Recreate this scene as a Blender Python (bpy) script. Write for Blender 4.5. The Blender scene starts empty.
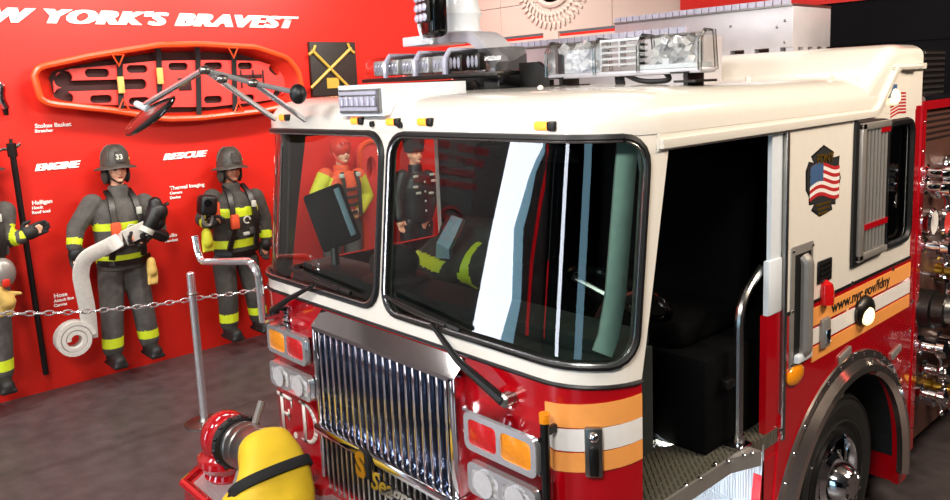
import bpy, bmesh, math, random
from math import pi, sin, cos, radians as R
from mathutils import Vector as V, Matrix as M, geometry
random.seed(4)
scn = bpy.context.scene
col = scn.collection

# ------------------------------------------------------------------ camera
FOC, YAW, PITCH, ROLL = 784.0, R(48.05), R(8.36), R(2.37)
CAM = V((2.84, -2.01, 2.68))
PPX, PPY = 475.0, 202.0
_fw = V((-sin(YAW)*cos(PITCH), cos(YAW)*cos(PITCH), -sin(PITCH)))
_rt = V((cos(YAW), sin(YAW), 0)); _dn = _fw.cross(_rt)
_r2 = _rt*cos(ROLL)+_dn*sin(ROLL); _d2 = -_rt*sin(ROLL)+_dn*cos(ROLL)
cam = bpy.data.cameras.new('camera'); camo = bpy.data.objects.new('camera', cam); col.objects.link(camo)
cam.sensor_width = 36; cam.lens = FOC*36/950; cam.shift_y = -(250-PPY)/950; cam.shift_x = 0
cam.clip_start = .02; cam.clip_end = 100
camo.matrix_world = M.Translation(CAM) @ M((_r2, -_d2, -_fw)).transposed().to_4x4()
scn.camera = camo

def at(px, py, ax, val):
    """point of the place seen at a photograph pixel, on the plane axis = val"""
    d = _r2*(px-PPX)+_d2*(py-PPY)+_fw*FOC
    return CAM+d*((val-CAM[ax])/d[ax])

# ------------------------------------------------------------------ world, lights, exposure
w = bpy.data.worlds.new('world'); scn.world = w; w.use_nodes = True
w.node_tree.nodes['Background'].inputs[0].default_value = (.9, .95, 1, 1)
w.node_tree.nodes['Background'].inputs[1].default_value = .15
vs = scn.view_settings; vs.view_transform = 'Standard'; vs.look = 'None'; vs.gamma = 1; vs.use_curve_mapping = False
vs.exposure = 0.35

def area(name, loc, target, sx, sy, power, colr=(1, 1, 1)):
    l = bpy.data.lights.new(name, 'AREA'); l.shape = 'RECTANGLE'; l.size = sx; l.size_y = sy
    l.energy = power; l.color = colr
    o = bpy.data.objects.new(name, l); col.objects.link(o); o.location = loc
    o.rotation_euler = (V(target)-V(loc)).to_track_quat('-Z', 'Y').to_euler(); return o
def spot(name, loc, target, power, ang, colr=(1, .93, .85), blend=.5, rad=.06):
    l = bpy.data.lights.new(name, 'SPOT'); l.energy = power; l.spot_size = R(ang); l.spot_blend = blend
    l.shadow_soft_size = rad; l.color = colr
    o = bpy.data.objects.new(name, l); col.objects.link(o); o.location = loc
    o.rotation_euler = (V(target)-V(loc)).to_track_quat('-Z', 'Y').to_euler(); return o
# ceiling lamps of the room, and extra ones added to brighten single places
for y_ in (-1.2, .9, 3.0):
    area('wall_wash_lamp', (-3.0, y_, 4.5), (-5.2, y_, 1.4), 1.2, .3, 62, (1, .95, .88))
area('ceiling_lamp', (2.6, -3.2, 4.5), (.4, .4, 1.6), 1.4, .6, 150, (1, .96, .9))
area('ceiling_lamp', (-1.0, -3.0, 4.5), (-.6, 0, 1.6), 1.4, .6, 78, (1, .97, .93))
area('ceiling_lamp', (3.4, 3.8, 4.6), (1.7, 3.4, .4), 1.0, .5, 70, (1, .86, .7))
area('ceiling_lamp', (-3.2, -4.2, 4.6), (-5.2, -4.4, 2.4), 1.2, .4, 170, (1, .97, .93))  # lamp added to brighten the dark motto wall for its reflection
area('ceiling_lamp', (3.8, 2.0, 4.5), (1.2, 2.2, 1.6), 1.4, .5, 95, (1, .85, .68))
area('ceiling_lamp', (1.6, .9, 4.7), (1.3, 1.2, 2.6), 1.0, .5, 6, (1, .92, .8))  # extra lamp added to brighten the cab roof
area('ceiling_lamp', (.3, 2.2, 4.5), (-.2, 2.6, 2.5), 1.6, .8, 9, (1, .93, .85))
area('ceiling_lamp', (-3.6, 3.6, 4.5), (-3.3, 4.9, 3.4), 1.2, .3, 5, (1, .95, .9))

# ------------------------------------------------------------------ materials
def lin(c):
    return tuple((x/255/12.92 if x/255 <= .04045 else ((x/255+.055)/1.055)**2.4) for x in c)+(1,)
MATS = {}
def mat(name, rgb, rough=.5, metal=0, coat=0, emit=0, noise=.06, scale=20, bump=0, bscale=60, spec=.5, ecol=None):
    m = bpy.data.materials.new(name); m.use_nodes = True
    nt = m.node_tree; b = nt.nodes['Principled BSDF']
    c = lin(rgb)
    b.inputs['Base Color'].default_value = c; b.inputs['Roughness'].default_value = rough
    b.inputs['Metallic'].default_value = metal; b.inputs['Coat Weight'].default_value = coat
    b.inputs['Coat Roughness'].default_value = .03; b.inputs['Specular IOR Level'].default_value = spec
    tc = nt.nodes.new('ShaderNodeTexCoord')
    if noise:
        n = nt.nodes.new('ShaderNodeTexNoise'); n.inputs['Scale'].default_value = scale; n.inputs['Detail'].default_value = 4
        rp = nt.nodes.new('ShaderNodeValToRGB')
        rp.color_ramp.elements[0].position = .3; rp.color_ramp.elements[1].position = .7
        rp.color_ramp.elements[0].color = tuple(x*(1-noise) for x in c[:3])+(1,)
        rp.color_ramp.elements[1].color = tuple(min(1, x*(1+noise)) for x in c[:3])+(1,)
        nt.links.new(tc.outputs['Object'], n.inputs['Vector']); nt.links.new(n.outputs['Fac'], rp.inputs['Fac'])
        nt.links.new(rp.outputs['Color'], b.inputs['Base Color'])
    if bump:
        n2 = nt.nodes.new('ShaderNodeTexNoise'); n2.inputs['Scale'].default_value = bscale; n2.inputs['Detail'].default_value = 5
        bp = nt.nodes.new('ShaderNodeBump'); bp.inputs['Strength'].default_value = bump; bp.inputs['Distance'].default_value = .01
        nt.links.new(tc.outputs['Object'], n2.inputs['Vector']); nt.links.new(n2.outputs['Fac'], bp.inputs['Height'])
        nt.links.new(bp.outputs['Normal'], b.inputs['Normal'])
    if emit:
        b.inputs['Emission Color'].default_value = lin(ecol) if ecol else c; b.inputs['Emission Strength'].default_value = emit
    MATS[name] = m; return m
def glassy(name, tint, refl=1.0, ior=1.5, rough=0.0):
    m = bpy.data.materials.new(name); m.use_nodes = True; nt = m.node_tree; nt.nodes.clear()
    out = nt.nodes.new('ShaderNodeOutputMaterial'); mx = nt.nodes.new('ShaderNodeMixShader')
    t = nt.nodes.new('ShaderNodeBsdfTransparent'); g = nt.nodes.new('ShaderNodeBsdfGlossy')
    t.inputs[0].default_value = lin(tint); g.inputs['Roughness'].default_value = rough
    fr = nt.nodes.new('ShaderNodeFresnel'); fr.inputs['IOR'].default_value = ior
    mu = nt.nodes.new('ShaderNodeMath'); mu.operation = 'MULTIPLY'; mu.inputs[1].default_value = refl; mu.use_clamp = True
    nt.links.new(fr.outputs[0], mu.inputs[0]); nt.links.new(mu.outputs[0], mx.inputs[0])
    nt.links.new(t.outputs[0], mx.inputs[1]); nt.links.new(g.outputs[0], mx.inputs[2]); nt.links.new(mx.outputs[0], out.inputs[0])
    MATS[name] = m; return m
mat('wall_red', (218, 32, 18), .45, noise=.03, scale=3)
mat('wall_white', (204, 188, 176), .7, noise=.03, scale=2)
mat('wall_dark', (12, 14, 19), .85, spec=.15, noise=.2, scale=3)
mat('wall_grey', (84, 78, 77), .6, noise=.1, scale=3)
mat('ceiling_paint', (120, 118, 114), .8, noise=.05)
mat('relief', (214, 198, 186), .6, noise=.08, scale=30)
mat('red_paint', (176, 4, 18), .16, coat=1, noise=.02)
mat('white_paint', (238, 231, 220), .2, coat=.7, noise=.015)
mat('cool_white', (226, 232, 238), .3, coat=.3, noise=.02)
mat('stripe_orange', (250, 164, 84), .35, noise=.03)
mat('stripe_white', (238, 232, 226), .35, noise=.03)
mat('chrome', (225, 225, 228), .08, 1, noise=.03)
mat('bezel', (240, 240, 242), .12, .8, noise=.03)
mat('fender_chrome', (222, 208, 200), .13, .96, noise=.05)
mat('reflector', (236, 236, 238), .3, .45, noise=.05, scale=60, bump=.3, bscale=40)
mat('chrome_soft', (200, 198, 195), .22, 1, noise=.05, bump=.02)
mat('steel', (150, 148, 144), .35, 1, noise=.08)
mat('dark_steel', (70, 68, 66), .4, 1, noise=.1)
mat('radiator', (60, 74, 100), .18, .9, noise=.1, scale=6)  # blue put into the colour for the reflection between grille bars
mat('black', (12, 12, 13), .45, noise=.1)
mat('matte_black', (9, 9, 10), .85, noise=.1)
mat('black_gloss', (8, 8, 9), .12, noise=0)
mat('rubber', (26, 25, 24), .65, noise=.15, bump=.15, bscale=40)
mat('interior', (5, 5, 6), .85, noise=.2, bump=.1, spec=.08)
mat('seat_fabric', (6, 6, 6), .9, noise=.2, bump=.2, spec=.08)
mat('pillar_trim', (190, 214, 204), .6, noise=.08)
mat('dash', (38, 44, 42), .6, noise=.2)
mat('lens_amber', (255, 150, 20), .12, coat=1, noise=.12, scale=60, bump=.25, bscale=70)
mat('lens_red', (205, 18, 20), .12, coat=1, noise=.15, scale=60, bump=.25, bscale=70)
mat('lens_lit', (255, 180, 70), .2, emit=1.1, noise=.1, ecol=(255, 120, 25))
mat('lens_clear', (226, 226, 224), .12, .4, coat=1, noise=.4, scale=55, bump=.5, bscale=60)  # uneven tone paints the lens sparkle into the colour
mat('led', (205, 205, 225), .2, .3, noise=.12, scale=80)
mat('lamp_lit', (255, 235, 190), .3, emit=1.6, noise=.05, ecol=(255, 225, 160))
mat('gold', (206, 160, 60), .3, .9, noise=.1)
mat('gold_paint', (205, 170, 70), .4, noise=.06)
mat('yellow_cloth', (238, 196, 34), .6, noise=.06, scale=9, bump=.25, bscale=14)
mat('webbing', (16, 16, 17), .8, noise=.2, bump=.3, bscale=200)
mat('turnout', (80, 77, 73), .85, noise=.28, scale=14, bump=.6, bscale=16)
mat('turnout_black', (62, 59, 54), .85, noise=.3, scale=14, bump=.6, bscale=16)
mat('lime', (205, 222, 40), .5, noise=.06, emit=.08)
mat('silver_tape', (190, 192, 180), .4, noise=.1)
mat('skin', (232, 172, 140), .55, noise=.06)
mat('skin_dark', (160, 104, 78), .55, noise=.06)
mat('lips', (150, 80, 70), .5, noise=0)
mat('eye', (30, 22, 18), .3, noise=0)
mat('helmet', (64, 60, 54), .5, noise=.3, scale=20, bump=.3, bscale=30)
mat('helmet_red', (205, 52, 34), .35, noise=.05)
mat('boot', (28, 26, 25), .6, noise=.2)
mat('leather', (214, 178, 96), .7, noise=.12, bump=.3)
mat('hose_cloth', (206, 202, 194), .75, noise=.07, scale=40, bump=.3, bscale=120)
mat('orange_plastic', (226, 78, 32), .3, noise=.04)
mat('basket_red', (196, 40, 22), .4, noise=.08)
mat('board_pink', (228, 66, 60), .4, noise=.05)
mat('slot_dark', (52, 14, 12), .7, noise=.1)
mat('vest_orange', (224, 84, 44), .7, noise=.15, bump=.3)
mat('vest_yellow', (206, 206, 50), .7, noise=.1)
mat('letter_white', (250, 246, 240), .5, noise=0, emit=.1)
mat('serif_white', (240, 236, 228), .4, noise=0)
mat('board_black', (44, 38, 34), .6, noise=.15)
mat('pump_panel', (98, 64, 54), .5, .3, noise=.15, scale=120)
mat('brass', (190, 150, 60), .3, 1, noise=.1)
mat('silver_box', (196, 194, 200), .45, .35, noise=.05, scale=8, bump=.05)
mat('flag_red', (180, 34, 38), .5, noise=.05)
mat('flag_blue', (60, 90, 130), .5, noise=.1)
mat('red_text', (150, 30, 30), .5, noise=.1)
mat('handle_grey', (150, 144, 138), .35, .4, noise=.05)
mat('pale_blue', (176, 200, 214), .5, noise=.05)
glassy('glass', (214, 230, 226), 2.3, 1.5)
glassy('glass_dark', (52, 62, 60), 1.0, 1.5)
glassy('clear_plastic', (240, 240, 238), .9, 1.4, .05)
# floor: dark stained concrete
m = mat('floor_concrete', (76, 68, 68), .38, noise=.25, scale=6, bump=.12, bscale=25)
# diamond plate
def diamond(name, rgb, scale, metal):
    m = mat(name, rgb, .32, metal, noise=0); nt = m.node_tree; b = nt.nodes['Principled BSDF']
    tc = nt.nodes.new('ShaderNodeTexCoord'); mp = nt.nodes.new('ShaderNodeMapping'); mp.inputs['Rotation'].default_value = (0, 0, R(45))
    mp.inputs['Scale'].default_value = (scale, scale, scale)
    ck = nt.nodes.new('ShaderNodeTexBrick'); ck.inputs['Scale'].default_value = 1; ck.inputs['Mortar Size'].default_value = .16
    ck.inputs['Brick Width'].default_value = 1; ck.inputs['Row Height'].default_value = .34; ck.inputs['Mortar Smooth'].default_value = .5
    bp = nt.nodes.new('ShaderNodeBump'); bp.inputs['Strength'].default_value = .9; bp.inputs['Distance'].default_value = .012; bp.invert = True
    nt.links.new(tc.outputs['Object'], mp.inputs[0]); nt.links.new(mp.outputs[0], ck.inputs['Vector'])
    nt.links.new(ck.outputs['Fac'], bp.inputs['Height']); nt.links.new(bp.outputs[0], b.inputs['Normal'])
    return m
diamond('diamond_plate', (215, 218, 222), 36, .55)
diamond('dark_plate', (104, 100, 88), 16, .25)

# ------------------------------------------------------------------ mesh builder
class G:
    def __init__(s): s.v = []; s.f = []; s.m = []; s.mi = 0
    def use(s, i): s.mi = i; return s
    def add(s, vs, fs, mi=None):
        n = len(s.v); s.v += [V(p) for p in vs]
        for f in fs: s.f.append([i+n for i in f]); s.m.append(s.mi if mi is None else mi)
        return s
    def box(s, c, size, rot=None, bev=0, seg=2):
        bm = bmesh.new(); bmesh.ops.create_cube(bm, size=1)
        for v in bm.verts: v.co = V((v.co.x*size[0], v.co.y*size[1], v.co.z*size[2]))
        if bev: bmesh.ops.bevel(bm, geom=bm.edges[:], offset=bev, segments=seg, profile=.5, affect='EDGES')
        return s._bm(bm, M.Translation(V(c)) @ (rot.to_4x4() if rot else M.Identity(4)))
    def _bm(s, bm, mw):
        bm.verts.index_update()
        s.add([mw @ v.co for v in bm.verts], [[v.index for v in f.verts] for f in bm.faces]); bm.free(); return s
    def bb(s, x0, x1, y0, y1, z0, z1, bev=0):
        return s.box(((x0+x1)/2, (y0+y1)/2, (z0+z1)/2), (abs(x1-x0), abs(y1-y0), abs(z1-z0)), None, bev)
    def frame(s, d, ref=None):
        d = V(d).normalized(); a = ref or (V((0, 0, 1)) if abs(d.z) < .9 else V((1, 0, 0)))
        u = a.cross(d).normalized(); return u, d.cross(u)
    def cyl(s, p0, p1, r0, r1=None, n=16, caps=True):
        return s.lathe([(r0, 0), (r0 if r1 is None else r1, 1)], p0, V(p1)-V(p0), n, caps, True)
    def lathe(s, prof, o, ax, n=20, caps=True, unit=False):
        o = V(o); ax = V(ax); a = ax if unit else ax.normalized(); u, w = s.frame(ax)
        vs = []
        for r, h in prof:
            for k in range(n):
                t = 2*pi*k/n; vs.append(o+a*h+(u*cos(t)+w*sin(t))*r)
        fs = [[i*n+k, i*n+(k+1) % n, (i+1)*n+(k+1) % n, (i+1)*n+k] for i in range(len(prof)-1) for k in range(n)]
        if caps:
            fs.append(list(range(n))[::-1]); fs.append([(len(prof)-1)*n+k for k in range(n)])
        return s.add(vs, fs)
    def tube(s, pts, r, n=8, closed=False, caps=True):
        pts = [V(p) for p in pts]; N = len(pts)
        rr = r if isinstance(r, (list, tuple)) else [r]*N
        vs = []; u = None
        for i in range(N):
            if closed: d = pts[(i+1) % N]-pts[i-1]
            else: d = pts[min(i+1, N-1)]-pts[max(i-1, 0)]
            if d.length < 1e-9: d = V((0, 0, 1))
            d.normalize()
            if u is None: u, _ = s.frame(d)
            u = (u-d*u.dot(d)).normalized(); w = d.cross(u)
            for k in range(n):
                t = 2*pi*k/n; vs.append(pts[i]+(u*cos(t)+w*sin(t))*rr[i])
        L = N if closed else N-1
        fs = [[i*n+k, i*n+(k+1) % n, ((i+1) % N)*n+(k+1) % n, ((i+1) % N)*n+k] for i in range(L) for k in range(n)]
        if not closed and caps: fs += [list(range(n))[::-1], [(N-1)*n+k for k in range(n)]]
        return s.add(vs, fs)
    def ell(s, c, rad, rot=None, n=14, k=9):
        c = V(c); vs = [V((0, 0, 1))]
        for i in range(1, k):
            a = pi*i/k
            for j in range(n): b = 2*pi*j/n; vs.append(V((sin(a)*cos(b), sin(a)*sin(b), cos(a))))
        vs.append(V((0, 0, -1))); fs = []
        for j in range(n): fs.append([0, 1+j, 1+(j+1) % n])
        for i in range(k-2):
            for j in range(n): a0 = 1+i*n; fs.append([a0+j, a0+n+j, a0+n+(j+1) % n, a0+(j+1) % n])
        l = len(vs)-1; a0 = 1+(k-2)*n
        for j in range(n): fs.append([a0+j, l, a0+(j+1) % n])
        rt = rot or M.Identity(3)
        return s.add([c+rt @ V((p.x*rad[0], p.y*rad[1], p.z*rad[2])) for p in vs], fs)
    def cap(s, a, b, r0, r1, n=10):
        """tapered capsule"""
        a = V(a); b = V(b); d = (b-a); L = max(d.length, 1e-5)
        prof = [(r0*sin(t*pi/8)+1e-4, -r0*cos(t*pi/8)) for t in range(0, 5)]+[(r1*cos(t*pi/8)+1e-4, L+r1*sin(t*pi/8)) for t in range(0, 5)]
        return s.lathe(prof, a, d, n)
    def loft(s, rings, caps=True):
        n = len(rings[0]); vs = [p for r in rings for p in r]
        fs = [[i*n+k, i*n+(k+1) % n, (i+1)*n+(k+1) % n, (i+1)*n+k] for i in range(len(rings)-1) for k in range(n)]
        if caps: fs += [list(range(n))[::-1], [(len(rings)-1)*n+k for k in range(n)]]
        return s.add(vs, fs)
    def ells(s, secs, n=18):
        """closed body lofted through horizontal ellipses (x, y, z, rx, ry)"""
        return s.loft([[V((x+rx*cos(2*pi*k/n), y+ry*sin(2*pi*k/n), z)) for k in range(n)] for x, y, z, rx, ry in secs])
    def prism(s, poly, fn, ext):
        """extruded 2D outline: fn maps (u, v) to a point, ext is the extrusion vector"""
        n = len(poly); a = [V(fn(*p)) for p in poly]; e = V(ext); b = [p+e for p in a]
        tris = geometry.tessellate_polygon([[V((p[0], p[1], 0)) for p in poly]])
        fs = [list(t) for t in tris]+[[i+n for i in t][::-1] for t in tris]+[[i, (i+1) % n, (i+1) % n+n, i+n] for i in range(n)]
        return s.add(a+b, fs)
    def ribbon(s, pts, wd, th, wdir):
        rings = []; pts = [V(p) for p in pts]
        for i, p in enumerate(pts):
            d = (pts[min(i+1, len(pts)-1)]-pts[max(i-1, 0)]).normalized()
            x = V(wdir(i) if callable(wdir) else wdir); x = (x-d*x.dot(d)).normalized()*wd/2; y = d.cross(x).normalized()*th/2
            rings.append([p+x+y, p+x*.9+y*1.3, p-x*.9+y*1.3, p-x+y, p-x-y, p+x-y])
        return s.loft(rings)
    def text(s, body, size, mw, shear=0, off=0, ext=.002, sx=1, align='LEFT', sp=1):
        c = bpy.data.curves.new('t', 'FONT'); c.body = body; c.size = size; c.shear = shear; c.offset = off; c.extrude = ext
        c.align_x = align; c.space_character = sp; c.resolution_u = 3
        o = bpy.data.objects.new('t', c); me = o.to_mesh()
        s.add([mw @ V((v.co.x*sx, v.co.y, v.co.z)) for v in me.vertices], [list(p.vertices) for p in me.polygons])
        o.to_mesh_clear(); bpy.data.objects.remove(o); bpy.data.curves.remove(c); return s

def inpoly(p, poly):
    x, y = p; r = False; j = len(poly)-1
    for i in range(len(poly)):
        xi, yi = poly[i]; xj, yj = poly[j]
        if (yi > y) != (yj > y) and x < (xj-xi)*(y-yi)/(yj-yi)+xi: r = not r
        j = i
    return r
def dens(poly, step):
    o = []
    for i in range(len(poly)):
        a = poly[i]; b = poly[(i+1) % len(poly)]; d = math.dist(a, b); k = max(1, int(math.ceil(d/step)))
        for t in range(k): o.append((a[0]+(b[0]-a[0])*t/k, a[1]+(b[1]-a[1])*t/k))
    return o
def rrect(x0, x1, y0, y1, r, k=5):
    o = []
    for cx, cy, a0 in ((x1-r, y1-r, 0), (x0+r, y1-r, 90), (x0+r, y0+r, 180), (x1-r, y0+r, 270)):
        for i in range(k+1): a = R(a0+90*i/k); o.append((cx+r*cos(a), cy+r*sin(a)))
    return o
def panel(g, outer, holes, fn, thick, step=.12):
    """sheet with cut-outs laid on a curved surface fn(u, v); thick along the surface normal (inwards)"""
    outer = dens(outer, step); holes = [dens(h, step) for h in holes]
    pts = []; edges = []
    for lp in [outer]+holes:
        n = len(pts); pts += lp; edges += [(n+i, n+(i+1) % len(lp)) for i in range(len(lp))]
    xs = [p[0] for p in outer]; ys = [p[1] for p in outer]; nb = len(pts)
    x = min(xs)+step*.5
    while x < max(xs):
        y = min(ys)+step*.5
        while y < max(ys):
            if inpoly((x, y), outer) and not any(inpoly((x, y), h) for h in holes):
                if all((x-p[0])**2+(y-p[1])**2 > (step*.45)**2 for p in pts[:nb]): pts.append((x, y))
            y += step
        x += step
    r = geometry.delaunay_2d_cdt([V(p) for p in pts], edges, [], 0, 1e-6)
    vv = [(p.x, p.y) for p in r[0]]; tri = []
    for f in r[2]:
        c = (sum(vv[i][0] for i in f)/len(f), sum(vv[i][1] for i in f)/len(f))
        if inpoly(c, outer) and not any(inpoly(c, h) for h in holes): tri.append(list(f))
    e = 1e-3; top = []; bot = []
    for u, v in vv:
        p = V(fn(u, v)); nn = (V(fn(u+e, v))-V(fn(u-e, v))).cross(V(fn(u, v+e))-V(fn(u, v-e))).normalized()
        top.append(p); bot.append(p-nn*thick)
    n = len(vv); fs = [t for t in tri]; cnt = {}
    for t in tri:
        for i in range(len(t)):
            a, b = t[i], t[(i+1) % len(t)]; k = (min(a, b), max(a, b)); cnt.setdefault(k, []).append((a, b))
    if thick:
        fs += [[i+n for i in t][::-1] for t in tri]
        for k, l in cnt.items():
            if len(l) == 1: a, b = l[0]; fs.append([b, a, a+n, b+n])
        g.add(top+bot, fs)
    else: g.add(top, fs)
    return g

def obj(name, g, mats, parent=None, smooth=35, loc=None):
    me = bpy.data.meshes.new(name); me.from_pydata([tuple(v) for v in g.v], [], g.f)
    for m_ in ([mats] if isinstance(mats, str) else mats): me.materials.append(MATS[m_])
    me.polygons.foreach_set('material_index', g.m)
    bm = bmesh.new(); bm.from_mesh(me); bmesh.ops.recalc_face_normals(bm, faces=bm.faces[:]); bm.to_mesh(me); bm.free()
    me.polygons.foreach_set('use_smooth', [True]*len(me.polygons))
    if smooth: me.set_sharp_from_angle(angle=R(smooth))
    o = bpy.data.objects.new(name, me); col.objects.link(o)
    if parent: o.parent = parent
    if loc: o.location = loc
    return o
def tag(o, label=None, cat=None, group=None, kind=None):
    if label: o['label'] = label
    if cat: o['category'] = cat
    if group: o['group'] = group
    if kind: o['kind'] = kind
    return o
def thing(name, label, cat, loc=(0, 0, 0), rz=0, group=None):
    o = bpy.data.objects.new(name, None); col.objects.link(o); o.location = loc; o.rotation_euler = (0, 0, rz)
    o.empty_display_size = .1
    return tag(o, label, cat, group)
def struct(name, g, mats, label=None):
    return tag(obj(name, g, mats), label, None, None, 'structure')
def remesh(g, mats, voxel, name, parent, cls=None, extra=None, it=6):
    """one continuous surface grown through overlapping closed shapes"""
    me = bpy.data.meshes.new('r'); me.from_pydata([tuple(v) for v in g.v], [], g.f)
    bm = bmesh.new(); bm.from_mesh(me); bmesh.ops.recalc_face_normals(bm, faces=bm.faces[:]); bm.to_mesh(me); bm.free()
    o = bpy.data.objects.new('r', me); col.objects.link(o)
    a = o.modifiers.new('a', 'REMESH'); a.mode = 'VOXEL'; a.voxel_size = voxel
    b = o.modifiers.new('b', 'SMOOTH'); b.iterations = it; b.factor = .5
    dg = bpy.context.evaluated_depsgraph_get(); ev = o.evaluated_get(dg); m2 = ev.to_mesh()
    h = G(); h.v = [v.co.copy() for v in m2.vertices]; h.f = [list(p.vertices) for p in m2.polygons]
    h.m = [cls(p.center) if cls else 0 for p in m2.polygons]
    ev.to_mesh_clear(); bpy.data.objects.remove(o); bpy.data.meshes.remove(me)
    if extra: h.add(extra.v, extra.f); h.m[-len(extra.f):] = extra.m
    return obj(name, h, mats, parent, 0)
def arcpts(c, u, v, r, a0, a1, n):
    c = V(c); return [c+V(u)*r*cos(R(a0+(a1-a0)*i/n))+V(v)*r*sin(R(a0+(a1-a0)*i/n)) for i in range(n+1)]
def fillet(pts, r, k=5):
    pts = [V(p) for p in pts]; o = [pts[0]]
    for i in range(1, len(pts)-1):
        a, b, c = pts[i-1], pts[i], pts[i+1]
        d1 = (a-b); d2 = (c-b); q = min(r, d1.length*.48, d2.length*.48); p0 = b+d1.normalized()*q; p1 = b+d2.normalized()*q
        for t in range(k+1):
            t /= k; o.append(p0*(1-t)**2+b*2*t*(1-t)+p1*t*t)
    return o+[pts[-1]]

GLOW = 9.0
FRONT_PIERS = ((-5.4, -5.03), (-4.97, -4.75), (-4.45, -3.58), (-3.52, -2.2), (-1.2, 2.6), (4.6, 8.0))
FRONT_PANES = ((-5.03, -4.97), (-3.58, -3.52), (-2.2, -1.2), (2.6, 4.6))
def LEFT_EXTRA():
    """the left wall nearer the street: dark panels with red mottoes, then glowing shapes added for the windshield to mirror"""
    mat('pane_glow', (235, 244, 255), .5, emit=GLOW, noise=.12, scale=.7, ecol=(232, 240, 255))
    mat('pane_glow_blue', (170, 205, 220), .5, emit=2.6, noise=.12, scale=.7, ecol=(150, 200, 225))
    mat('glow_red', (200, 20, 30), .5, emit=1.6, noise=.1, ecol=(220, 14, 24))
    rt_ = [(-6.52, 3.34), (-6.18, 2.81), (-5.99, 1.99), (-6.14, .93), (-5.99, .26)]; r2_ = [(-6.70, 3.36), (-6.35, 2.83), (-6.18, 2.0), (-6.33, .93), (-6.27, .23)]
    wp = [(-5.71, 3.25), (-5.55, 1.92), (-5.41, .3)]+rt_[::-1]
    bp_ = rt_+r2_[::-1]
    g = G(); g.bb(-5.4, -5.2, -8.2, -1.25, 0, 4.8); struct('wall_left_dark', g, 'wall_grey')
    g = G(); g.prism(wp, lambda u, v: (-5.2, u, v), (.01, 0, 0)); struct('window_9', g, 'pane_glow')  # glowing shape, added and cut to form the white windshield reflection
    g = G(); g.prism(bp_, lambda u, v: (-5.2, u, v), (.02, 0, 0)); struct('reflection_strip_blue', g, 'pane_glow_blue')  # added strip, glows so a pale blue edge mirrors in the glass
    g = G(); g.prism([(-6.84, 3.4), (-6.60, 2.46), (-6.48, 1.54), (-6.56, .4), (-6.64, .4), (-6.57, 1.54), (-6.69, 2.46), (-6.94, 3.4)], lambda u, v: (-5.2, u, v), (.03, 0, 0)); struct('reflection_strip_red', g, 'glow_red')  # added red strip, glows only to be mirrored in the windshield
    g = G(); g.bb(-4.75, -4.45, -8.05, -8, 0.35, 1.6); struct('reflection_panel_red', g, 'glow_red')  # added red panel, made to glow so the glass shows it
    RW_ = M(((0, 0, 1, 0), (1, 0, 0, 0), (0, 1, 0, 0), (0, 0, 0, 1))); g = G()
    for k, t in enumerate(('SERVICE \u00b7 BRAVERY', 'SAFETY \u00b7 HONOR', 'DEDICATION', 'PREPAREDNESS')):
        g.text(t, .13, M.Translation((-5.19, -4.6, 2.95-k*.17)) @ RW_, 0, .004, .004, 1.25, 'CENTER')
    tag(obj('motto_lettering', g, 'red_text', None, 0), 'dim red motto lines reflected in the right windshield', 'sign')
    em_ = thing('wall_emblem', 'dim red round emblem reflected low in the right windshield', 'emblem')
    g = G(); g.tube(arcpts((-5.19, -4.75, 1.95), (0, 1, 0), (0, 0, 1), .22, 0, 360, 32)[:-1], .025, 6, True); obj('ring', g, 'red_text', em_)
    g = G()
    for k in range(4): a = R(45+90*k); g.box((-5.19, -4.75+.1*cos(a), 1.95+.1*sin(a)), (.02, .1, .1), M.Rotation(a, 3, 'X'))
    obj('cross', g, 'red_text', em_)
# ================================================================== the room
g = G(); g.bb(-5.4, 8, -8.2, 8, -.2, 0); struct('floor', g, 'floor_concrete')
g = G(); g.bb(-5.4, -5.2, -1.25, 5.1, 0, 4.8); struct('wall_left', g, 'wall_red')
LEFT_EXTRA()
g = G(); g.bb(-5.4, 8, -8.2, 8, 4.8, 5.0); struct('ceiling', g, 'ceiling_paint')
# back wall: white tiled upper part over a red lower part
g = G(); g.bb(-5.2, -1.05, 4.9, 5.1, 0, 3.24); struct('wall_back', g, 'wall_red')
g = G(); tx = [-5.2, -4.63, -4.2, -3.38, -2.5, -1.64]
for i in range(len(tx)-1):
    for z0, z1 in ((3.262, 3.62), (3.62, 4.05), (4.05, 4.8)):
        g.bb(tx[i]+.004, tx[i+1]-.004, 4.87, 4.9, z0+.004, z1-.004)
struct('wall_back_tiles', g, 'wall_white')
g = G(); g.bb(-3.5, -3.27, 4.865, 4.9, 3.0, 3.27); g.bb(-5.2, -1.64, 4.885, 4.9, 2.7, 3.21)
struct('trim_1', g, 'wall_white')
g = G(); g.bb(-1.64, 8, 4.84, 5.1, 3.255, 3.5); struct('trim_2', g, 'wall_red')
g = G(); g.bb(-1.64, 8, 4.86, 5.1, 0, 3.255); g.bb(-1.64, 8, 4.86, 5.1, 3.5, 4.8)
for z in (.8, 1.5, 2.2, 2.9): g.bb(-1.64, 8, 4.85, 4.86, z, z+.02)
struct('wall_back_dark', g, 'wall_dark')
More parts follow.
